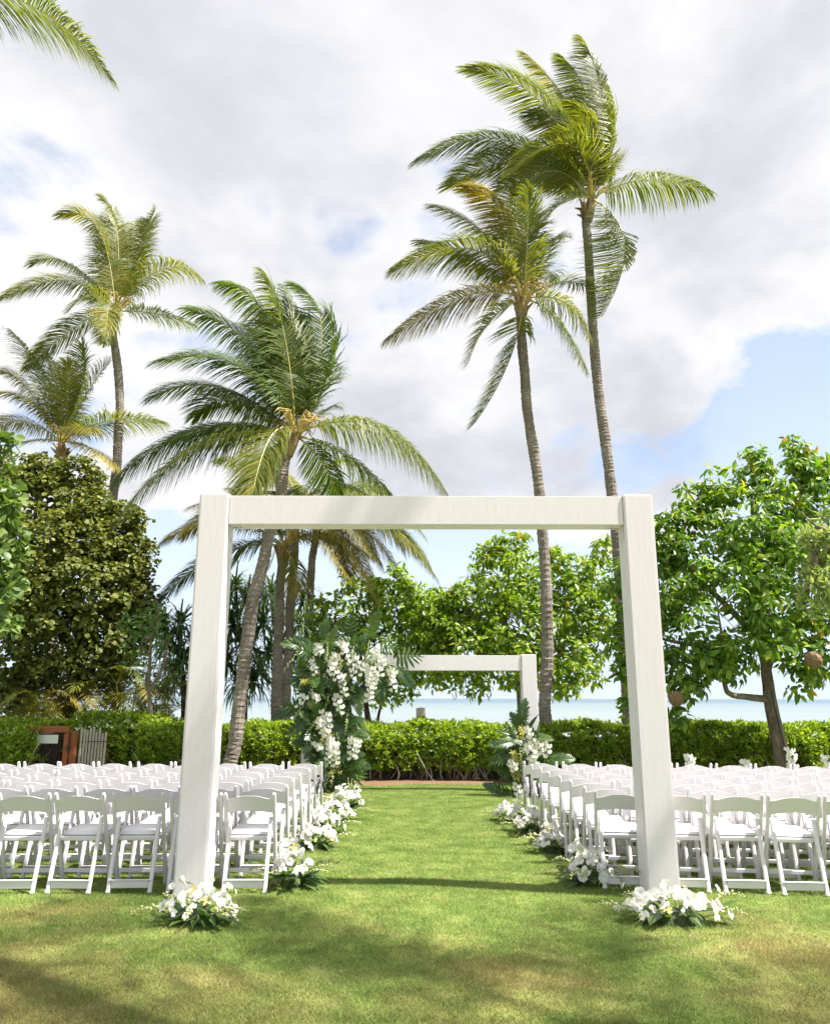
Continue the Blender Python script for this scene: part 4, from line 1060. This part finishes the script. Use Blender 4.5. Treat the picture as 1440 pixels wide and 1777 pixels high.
def notice():
    Y = 18.6; a = at(722, 1228, Y); b = at(738, 1252, Y)
    root = empty('notice_board', ((a[0] + b[0]) / 2, Y, 0)); tag(root, 'small grey board on a post behind the hedge, under the far arch', 'sign')
    w_ = b[0] - a[0]
    m = MB(); m.bar((0, 0, b[2] - .05), (0, 0, a[2]), w_, .03); link('panel', m.mesh('panel'), M['sign'], root)
    m = MB(); m.bar((0, .045, 0), (0, .045, a[2] - .08), .06, .05); link('post', m.mesh('post'), M['grey_wood'], root)
notice()

def lantern(px, py, Y, rpx, label):
    c = at(px, py, Y); r = rpx / ppm(px, py, Y)
    root = empty('wicker_lantern', tuple(c)); tag(root, label, 'lantern', 'round wicker lanterns in the right tree')
    b = MB(); g = random.Random(int(px))
    for k in range(26):      # woven hoops
        n = norm(np.array([g.gauss(0, 1), g.gauss(0, 1), g.gauss(0, 1)])); u = norm(np.cross(n, [.3, .5, .8])); v = np.cross(n, u)
        t = np.linspace(0, 2 * math.pi, 25)
        b.tube((np.cos(t)[:, None] * u + np.sin(t)[:, None] * v) * r, .0075, 4, closed=False)
    link('basket', b.mesh('basket'), M['wicker'], root)
    me = bpy.data.meshes.new('liner'); bm = bmesh.new(); bmesh.ops.create_uvsphere(bm, u_segments=20, v_segments=12, radius=r * .955); bm.to_mesh(me); bm.free()
    me.polygons.foreach_set('use_smooth', [True] * len(me.polygons))
    link('liner', me, M['wicker'], root)
    b = MB(); b.tube([(0, 0, r), (.01, 0, r + .35), (0, .05, r + .8)], .006, 5); link('cord', b.mesh('cord'), M['cable'], root)
lantern(1173, 1212, 14.0, 12.5, 'brown round wicker lantern hanging beside the near right post')
lantern(1411, 1144, 13.6, 14, 'brown round wicker lantern hanging right of the forked tree trunk')
b = MB(); b.tube(spline([at(1338, 1200, 14.8), at(1347, 1240, 14.83), at(1360, 1290, 14.84), at(1368, 1330, 14.84)], 12), .011, 5)
tag(link('power_cable', b.mesh('power_cable'), M['cable']), 'black cable running down the trunk of the right tree', 'cable')

# ------------------------------------------------------------------ flowers
def blossom_mesh(seed, kind='phal'):
    g = np.random.default_rng(seed)
    v, f, mi = [], [], []
    def petal(a, l, wd, lift, m=0, cup=.15):
        d = np.array([math.cos(a), math.sin(a), 0]); s = np.array([-d[1], d[0], 0]); b = len(v)
        v.append(np.array([0, 0, 0.0]))
        for t, w_ in ((.35, .75), (.7, 1.0), (.93, .62)):
            z = lift * t - .25 * lift * t * t * 2
            v.append(d * l * t - s * wd / 2 * w_ + np.array([0, 0, (z + cup * .3) * l])); v.append(d * l * t + np.array([0, 0, z * l])); v.append(d * l * t + s * wd / 2 * w_ + np.array([0, 0, (z + cup * .3) * l]))
        v.append(d * l + np.array([0, 0, (lift * .5) * l]))
        q = [(0, 2, 1), (0, 3, 2), (1, 2, 5), (1, 5, 4), (2, 3, 6), (2, 6, 5), (4, 5, 8), (4, 8, 7), (5, 6, 9), (5, 9, 8), (7, 8, 10), (8, 9, 10)]
        f.extend([tuple(b + i for i in (t_[0], t_[2], t_[1])) for t_ in q]); mi.extend([m] * len(q))
    R_ = .046
    if kind == 'phal':
        for a in (R(90), R(210), R(330)): petal(a + g.normal(0, .08), R_ * 1.0, R_ * .72, .12)
        for a in (R(12), R(168)): petal(a + g.normal(0, .08), R_ * 1.08, R_ * 1.25, .22)
        petal(R(270), R_ * .45, R_ * .4, .9, 1); petal(R(240), R_ * .3, R_ * .25, 1.2, 1); petal(R(300), R_ * .3, R_ * .25, 1.2, 1)
    elif kind == 'cymb':
        for k in range(5): petal(R(90 + 72 * k) + g.normal(0, .1), R_ * 1.15, R_ * .45, .3)
        petal(R(270), R_ * .6, R_ * .5, .7, 1)
    elif kind == 'small':
        for k in range(5): petal(R(90 + 72 * k) + g.normal(0, .15), R_ * .66, R_ * .5, .35)
    else:      # open rose-like double flower
        for ring, (n_, l, li) in enumerate(((6, 1.15, .25), (5, .9, .7), (4, .6, 1.3))):
            for k in range(n_): petal(R(360 / n_ * k + 25 * ring) + g.normal(0, .1), R_ * l, R_ * l * .95, li, cup=.5)
    me = umesh('blossom', np.array(v), np.array(f), smooth=True, mi=mi)
    return me
BL = {k: [blossom_mesh(s, k) for s in range(3)] for k in ('phal', 'cymb', 'small', 'rose')}
for k, l in BL.items():
    for me in l:
        me.materials.append(M['cymb' if k == 'cymb' else 'petal']); me.materials.append(M['lip'])

def spathe_mesh():
    """anthurium: broad cupped heart with a spike"""
    v = [(0, 0, 0)]; n = 14
    for k in range(n):
        a = 2 * math.pi * k / n; r = .055 * (1 + .35 * math.sin(a) ** 3) * (1 - .25 * max(0, math.cos(a + math.pi)) ** 4)
        v.append((r * math.sin(a), r * 1.25 * math.cos(a) + .03, .012 + .25 * r * abs(math.sin(a))))
    f = [(0, 1 + k, 1 + (k + 1) % n) for k in range(n)]
    me = umesh('spathe', np.array(v), np.array(f)[:, ::-1], smooth=True, mi=[0] * n)
    return me
SPATHE = spathe_mesh(); SPATHE.materials.append(M['petal'])

def calla_mesh():
    b = MB(); secs = []; pts = []
    for t in np.linspace(0, 1, 7):
        r = .006 + .035 * t ** 1.6; a = np.linspace(0, 2 * math.pi, 10, endpoint=False)
        pts.append((0, .11 * t, 0)); secs.append(np.c_[np.cos(a) * r, (np.sin(a) > .2) * .03 * t ** 3, np.sin(a) * r])
    b.sweep(pts, secs, closed=False)
    return b.mesh('calla', True)
CALLA = calla_mesh(); CALLA.materials.append(M['petal'])

def blade_leaf(l, wd, bend, fold=.25, n=6):
    v = []; f = []
    for i in range(n + 1):
        t = i / n; w_ = wd * math.sin(math.pi * min(.985, .06 + .94 * t) ** .8) * .5
        y = l * t; z = -bend * l * t * t
        v += [(-w_, y, z + fold * w_), (0, y, z), (w_, y, z + fold * w_)]
        if i: a = (i - 1) * 3; f += [(a, a + 1, a + 4, a + 3), (a + 1, a + 2, a + 5, a + 4)]
    return umesh('leaf', np.array(v), np.array(f), smooth=True)
LEAVES = [blade_leaf(.26, .055, .25), blade_leaf(.22, .075, .35), blade_leaf(.30, .03, .45), blade_leaf(.20, .11, .2)]
for me in LEAVES: me.materials.append(M['dark_leaf'])
LEAVES_L = [me.copy() for me in LEAVES]
for me in LEAVES_L: me.materials.clear(); me.materials.append(M['mid_leaf'])

def monstera_mesh(seed):
    """split philodendron leaf: lobes as separate fingers off a mid rib, with curl"""
    g = np.random.default_rng(seed); v = []; f = []; L = .42
    rib = lambda t: np.array([0, L * t, -.16 * L * t * t * 1.6])
    for s in (-1, 1):
        for k in range(7):
            t0 = .03 + .125 * k; t1 = t0 + .108
            ang = R(118 - 15 * k + g.normal(0, 4)); ln = L * np.interp(k, [0, 2, 4, 6], [.36, .46, .40, .26]) * (1 + g.normal(0, .06))
            d = np.array([s * math.sin(ang), math.cos(ang), 0])
            a0, a1 = rib(t0), rib(t1); b = len(v)
            for q, wq in ((0, 1), (.45, .98), (.8, .62), (1.0, .12)):
                mid = (a0 + a1) / 2 + d * ln * q + np.array([0, .04 * L * q, (.10 * q - .30 * q * q) * ln])
                h = (a1 - a0) / 2 * wq * (1 + .25 * (q > 0) * (q < .9))
                v.append(mid - h); v.append(mid + np.array([0, 0, -.012])); v.append(mid + h)
            for q in range(3):
                c = b + 3 * q
                for j in (0, 1):
                    qd = (c + j, c + j + 1, c + j + 4, c + j + 3); f.append(qd if s > 0 else qd[::-1])
    b = len(v)
    for t in (0, .35, .7, 1.0):
        p = rib(t); w_ = .006 * (1 - t * .8); v.append(p + np.array([-w_, 0, .004])); v.append(p + np.array([w_, 0, .004]))
    for q in range(3): f.append((b + 2 * q, b + 2 * q + 1, b + 2 * q + 3, b + 2 * q + 2))
    me = umesh('monstera_leaf', np.array(v), np.array(f), smooth=True)
    me.materials.append(M['dark_leaf'])
    return me
MONS = [monstera_mesh(s) for s in range(3)]
FERN = []
for s in range(3):
    me = frond_mesh(bez(np.array([0, 0, 0.]), np.array([0, .28, .08]), np.array([0, .52, -.06]), 10), droop=.15, wind=0, ll=.17, lw=.026, seed=900 + s, dens=.020, bare=.12, rr=.004)
    me.name = 'palm_leaf'; me.materials.append(M['dark_leaf']); me.materials.append(M['dark_leaf']); FERN.append(me)

def sprig_mesh(seed, L=.26):
    """thin stem with pale buds"""
    g = np.random.default_rng(seed); b = MB(); P = bez(np.array([0, 0, 0.]), np.array([0, L * .5, L * .25]), np.array([0, L, -L * .15]), 8)
    b.tube(P, .0025, 4)
    for k in range(13):
        t = .3 + .7 * k / 12; p = np.array([np.interp(t, np.linspace(0, 1, 8), P[:, q]) for q in range(3)]); o = g.normal(0, 1, 3); o /= np.linalg.norm(o)
        e = p + o * .014; r = .011 * (1.2 - .6 * t)
        b.tube([e - o * r, e - o * r * .3, e + o * r * .6, e + o * r * 1.2], [r * .4, r, r * .8, r * .15], 5)
    me = b.mesh('bud_sprig', True); me.materials.append(M['bud']); return me
SPRIG = [sprig_mesh(s, .22 + .05 * s) for s in range(3)]

def arrangement(px, py, sx, sy, h, seed, label, nb=42, group='white flower arrangements along the aisle', loc=None, lean=0.0):
    g = random.Random(seed)
    p = on_ground(px, py) if loc is None else np.array(loc)
    root = empty('flower_arrangement', tuple(p)); tag(root, label, 'flowers', group)
    v = []; f = []; n = 18
    for j, (rr_, z) in enumerate(((1.0, 0.0), (.85, .4), (.5, .75), (.02, .9))):
        for k in range(n):
            a = 2 * math.pi * k / n; q = rr_ * (1 + .1 * math.sin(3 * a + seed)); v.append((math.cos(a) * sx * .62 * q, math.sin(a) * sy * .62 * q, z * h * .42))
    for j in range(3):
        for k in range(n): f.append((j * n + k, j * n + (k + 1) % n, (j + 1) * n + (k + 1) % n, (j + 1) * n + k))
    link('moss_base', umesh('moss_base', np.array(v), np.array(f), smooth=True), M['moss'], root)
    for k in range(34):
        a = g.uniform(0, 6.283); el = g.uniform(-.05, .75); d = (math.cos(a) * math.cos(el), math.sin(a) * math.cos(el), math.sin(el))
        q = g.uniform(.30, .75)
        pos = (math.cos(a) * sx * q, math.sin(a) * sy * q, .03 + g.random() * h * .25)
        lib = LEAVES if g.random() < .62 else LEAVES_L
        inst('leaf', g.choice(lib), root, mx(pos, d, (d[0] * -.4, d[1] * -.4, 1), g.uniform(.65, 1.05)))
    for k in range(int(nb * 1.5)):
        a = g.uniform(0, 6.283); u = g.random() ** .5; z = (1 - u * u) ** .5
        zz = h * (0.16 + .62 * z * g.uniform(.7, 1.1)) + (0.35 * h if g.random() < .10 else 0)
        pos = (math.cos(a) * sx * u + lean * zz, math.sin(a) * sy * u, zz)
        nrm = norm(np.array([math.cos(a) * u * 1.0 + g.gauss(0, .3), math.sin(a) * u - .45 + g.gauss(0, .3), .5 * z + .30]))
        kind = g.choices(('phal', 'small', 'rose', 'cymb'), (.45, .30, .19, .06))[0]
        inst('blossom', g.choice(BL[kind]), root, mx(pos, np.cross(nrm, (g.gauss(0, 1), g.gauss(0, 1), .3)), nrm, g.uniform(.55, .95)))
    for k in range(3):
        a = g.uniform(0, 6.283); d = (math.cos(a) * .5, math.sin(a) * .5 - .2, .8); pos = (math.cos(a) * sx * .4, math.sin(a) * sy * .4 - .02, h * g.uniform(.45, .85))
        inst('spathe', SPATHE, root, mx(pos, (d[0], d[1] - .2, .35), (0, -1, .5), g.uniform(.6, .95)))
    for k in range(2):
        a = g.uniform(0, 6.283); inst('calla_flower', CALLA, root, mx((math.cos(a) * sx * .3, math.sin(a) * sy * .3, h * g.uniform(.6, .95)), (math.cos(a) * .6, math.sin(a) * .4, .7), (0, -1, .4), g.uniform(.55, .75)))
    for k in range(7):
        a = g.uniform(0, 6.283); q = .75
        inst('bud_sprig', g.choice(SPRIG), root, mx((math.cos(a) * sx * q, math.sin(a) * sy * q, h * .28), (math.cos(a), math.sin(a), .3), (0, 0, 1), g.uniform(.8, 1.2)))
    return root

arrangement(342, 1604, .30, .17, .28, 61, 'white flower mound at the foot of the near left arch post', 46, 'flower mounds at the near arch posts')
arrangement(1168, 1600, .45, .19, .26, 62, 'white flower mound at the foot of the near right arch post', 54, 'flower mounds at the near arch posts')
for k, (px, py, sx, h) in enumerate(((508, 1540, .19, .38), (549, 1474, .24, .32), (566, 1447, .24, .32), (581, 1424, .28, .30), (604, 1402, .24, .30))):
    arrangement(px, py, sx, .16, h, 70 + k, f'white flower mound left of the aisle, {ORD[k + 1]} one from the near arch', 38)
for k, (px, py, sx, h) in enumerate(((1026, 1536, .23, .35), (965, 1480, .22, .35), (927, 1447, .27, .29), (890, 1425, .27, .27))):
    arrangement(px, py, sx, .16, h, 80 + k, f'white flower mound right of the aisle, {ORD[k + 1]} one from the near arch', 38)

# installation on the far arch
def installation(name, label, zones, sprays, seed, Y, nm, nf, ncy, cat='flowers', ls=1.0):
    """zones: (px, py, radius px) dressed with leaves; sprays: (px, py, length px, lean) of white orchids"""
    g = random.Random(seed)
    c0 = at(zones[-1][0], zones[-1][1], Y); foot = np.array([c0[0], Y, 0])
    root = empty(name, tuple(foot)); tag(root, label, cat)
    Z = [(at(x, y, Y), r / ppm(x, y, Y)) for x, y, r in zones]
    wts = [r * r for _, r in Z]
    for k in range(nm + nf):
        c, r = g.choices(Z, wts)[0]
        a = g.uniform(0, 6.283); u = g.random() ** .5
        o = np.array([math.cos(a), 0, math.sin(a)]); front = math.sqrt(max(0, 1 - u * u))
        pos = c + o * r * u * .75 + np.array([0, -.16 - .18 * front, 0]) + np.array([0, g.uniform(0, .12), 0])
        d = norm(o * (u + .2) + np.array([g.gauss(0, .25), -.35 * front - .1, g.gauss(0, .25) - .25])); nrm = norm(np.array([g.gauss(0, .25), -1.0, .45 + g.gauss(0, .25)]))
        if k < nm: inst('monstera_leaf', g.choice(MONS), root, mx(pos - foot, d, nrm, ls * g.uniform(.65, 1.1)))
        else: inst('palm_leaf', g.choice(FERN), root, mx(pos - foot, d, nrm, g.uniform(.7, 1.1)))
    for k in range(int((nm + nf) * .6)):
        c, r = g.choices(Z, wts)[0]; a = g.uniform(0, 6.283); u = g.random() ** .5; o = np.array([math.cos(a), 0, math.sin(a)])
        pos = c + o * r * u * .8 + np.array([0, -.22, 0]); d = norm(o + np.array([g.gauss(0, .3), -.4, g.gauss(0, .3)]))
        inst('leaf', g.choice(LEAVES_L if g.random() < .4 else LEAVES), root, mx(pos - foot, d, (0, -1, .5), g.uniform(.8, 1.3)))
    for k in range(ncy):
        c, r = g.choices(Z, wts)[0]; a = g.uniform(0, 6.283); u = g.random() ** .5
        pc = c + np.array([math.cos(a), 0, math.sin(a)]) * r * u * .8 + np.array([0, -.42, 0])
        for q in range(6):
            inst('yellow_blossom', g.choice(BL['cymb']), root, mx(pc + np.array([g.gauss(0, .045), g.gauss(0, .02), g.gauss(0, .06)]) - foot, (g.gauss(0, 1), -.2, g.gauss(0, 1)), (g.gauss(0, .4), -1, .3), g.uniform(.9, 1.2)))
    for k in range(ncy * 3):
        c, r = g.choices(Z, wts)[0]; a = g.uniform(0, 6.283); u = g.random() ** .5
        pc = c + np.array([math.cos(a), 0, math.sin(a)]) * r * u * .9 + np.array([0, -.42, 0])
        inst('bud_sprig', g.choice(SPRIG), root, mx(pc - foot, (g.gauss(0, .4), -.3, -1), (0, -1, .2), g.uniform(.9, 1.4)))
    for (x, y, ln, lean) in sprays:
        a = at(x, y, Y - .48); k_ = ppm(x, y, Y); L = ln / k_
        b_ = a + np.array([lean * L, -.05, -L]); P = bez(a, a + np.array([lean * L * .1, -.10, -L * .35]), b_, 8)
        m = MB(); m.tube(P - foot, .004, 4); sp = link('orchid_spray', m.mesh('orchid_spray'), M['mid_leaf'], root)
        n = max(5, int(L / .034))
        for q in range(n):
            t = q / (n - 1); p = np.array([np.interp(t, np.linspace(0, 1, 8), P[:, z]) for z in range(3)]); s = 1 if q % 2 else -1
            nrm = norm(np.array([s * .45 + g.gauss(0, .2), -1, .15 + g.gauss(0, .2)]))
            inst('blossom', g.choice(BL['phal']), sp, mx(p + np.array([s * .035 + g.gauss(0, .012), -.02 + g.gauss(0, .015), 0]) - foot, (g.gauss(0, .25), 0, -1), nrm, g.uniform(.85, 1.15) * (1.1 - .25 * t)))
    return root
def zz(l): return [(480 + a / 6, 1090 + b / 6, c / 6, d) for a, b, c, d in l]
installation('flower_installation', 'lush monstera and white orchid cascade covering the left corner of the far arch',
             [(560, 1145, 42), (600, 1130, 38), (640, 1140, 38), (672, 1150, 24), (545, 1185, 40), (580, 1190, 36), (620, 1180, 26), (550, 1230, 36), (582, 1235, 32), (560, 1275, 36), (590, 1275, 32), (572, 1315, 34), (590, 1345, 30), (585, 1375, 26), (590, 1395, 16)],
             zz([(440, 180, 90, 0), (405, 340, 140, .1), (620, 270, 200, -.3), (690, 150, 210, .35), (590, 350, 180, .3), (680, 480, 200, .15), (825, 290, 90, .1), (880, 360, 150, -.3), (800, 400, 120, 0), (1045, 220, 150, .1),
                 (1100, 310, 170, -.2), (970, 400, 350, .05), (1020, 480, 260, -.25), (1205, 440, 190, .02), (290, 700, 110, -.5), (400, 690, 70, .6), (640, 700, 170, .15), (500, 870, 110, .5), (460, 940, 170, .15), (540, 900, 160, -.1),
                 (570, 1130, 270, -.1), (620, 1190, 220, -.02), (800, 1150, 190, -.1), (850, 1160, 170, -.2), (430, 1200, 60, .4), (540, 1000, 120, -.3)]) + [(592, 1375, 26, .3), (606, 1372, 30, .1)],
             91, 14.6, 95, 70, 13)
installation('flower_installation', 'smaller monstera and white orchid dressing low on the right post of the far arch',
             [(905, 1285, 28), (930, 1295, 24), (895, 1320, 28), (925, 1325, 28), (890, 1360, 26), (915, 1365, 26), (900, 1395, 20), (922, 1265, 14)],
             [(918, 1293, 34, .1), (925, 1300, 26, .2), (935, 1288, 22, .3), (948, 1290, 18, .1), (928, 1322, 14, .4), (890, 1322, 14, .1), (897, 1360, 24, .1), (905, 1376, 28, -.2), (916, 1262, 24, .2), (888, 1385, 22, -.3)],
             92, 14.3, 36, 26, 7, ls=.72)

# white orchid stems standing among the front rows at right
for k, (px, py, hh, label) in enumerate(((1195, 1316, .28, 'white orchid stem above the back chairs just right of the near right post'), (1293, 1322, .22, 'white orchid stem above the back chairs left of the forked tree trunk'),
                              (1371, 1308, .36, 'white orchid stem against the foot of the forked tree trunk'), (1262, 1334, .22, 'lowest white orchid stem between the back chairs at right'), (1437, 1318, .3, 'white orchid stem at the right frame edge above the back chairs'))):
    Y = 12.4; hh *= .75; t_ = at(px, py + 6, Y); g = random.Random(200 + k)
    root = empty('orchid_stem', (t_[0], Y, 0)); tag(root, label, 'flowers', 'orchid stems behind the right chairs')
    m = MB(); P = bez(np.array([0, 0, 0.]), np.array([.03, 0, t_[2] * .7]), np.array([0, -.02, t_[2] + hh * .5]), 8); m.tube(P, .008, 5); link('stem', m.mesh('stem'), M['mid_leaf'], root)
    for q in range(15):
        z = t_[2] - hh * .5 + hh * q / 14; s = 1 if q % 2 else -1
        inst('blossom', g.choice(BL['phal']), root, mx((s * .036 + g.gauss(0, .02), -.03 + g.gauss(0, .02), z), (g.gauss(0, .3), 0, -1), (s * .4, -1, .2), g.uniform(.7, .9)))
    for q in range(4):
        inst('leaf', LEAVES[3], root, mx((0, 0, .05), (math.cos(q * 1.6), math.sin(q * 1.6), .6), (0, 0, 1), 1.1))

# ------------------------------------------------------------------ black script tags on the aisle-side chairs at the front
def script_tag(side, idx, label):
    x, y, rz = ends[side][idx]; s = 1 if side == 'left' else -1
    root_x = x + s * .245
    b = MB(); t = np.linspace(0, 1, 70)
    P = np.c_[np.zeros(70) + .004 * np.sin(t * 40), -.20 + .34 * t + .018 * np.sin(t * 50), .52 + .07 * t + .030 * np.sin(t * 50 + 1.3) * (1 + .8 * (np.sin(t * 17) > .7))]
    b.tube(P, .0085, 5)
    o = link('script_tag', b.mesh('script_tag', True), M['black']); o.location = (root_x, y, 0); o.rotation_euler = (0, 0, rz)
    tag(o, label, 'sign', 'black script tags on front chairs')
script_tag('left', 5, 'black script tag on the side of the sixth left aisle chair')
script_tag('left', 6, 'black script tag on the side of the last left aisle chair')
script_tag('right', 5, 'black script tag on the side of the sixth right aisle chair')
script_tag('right', 6, 'black script tag on the side of the seventh right aisle chair')
script_tag('right', 7, 'black script tag on the side of the last right aisle chair')
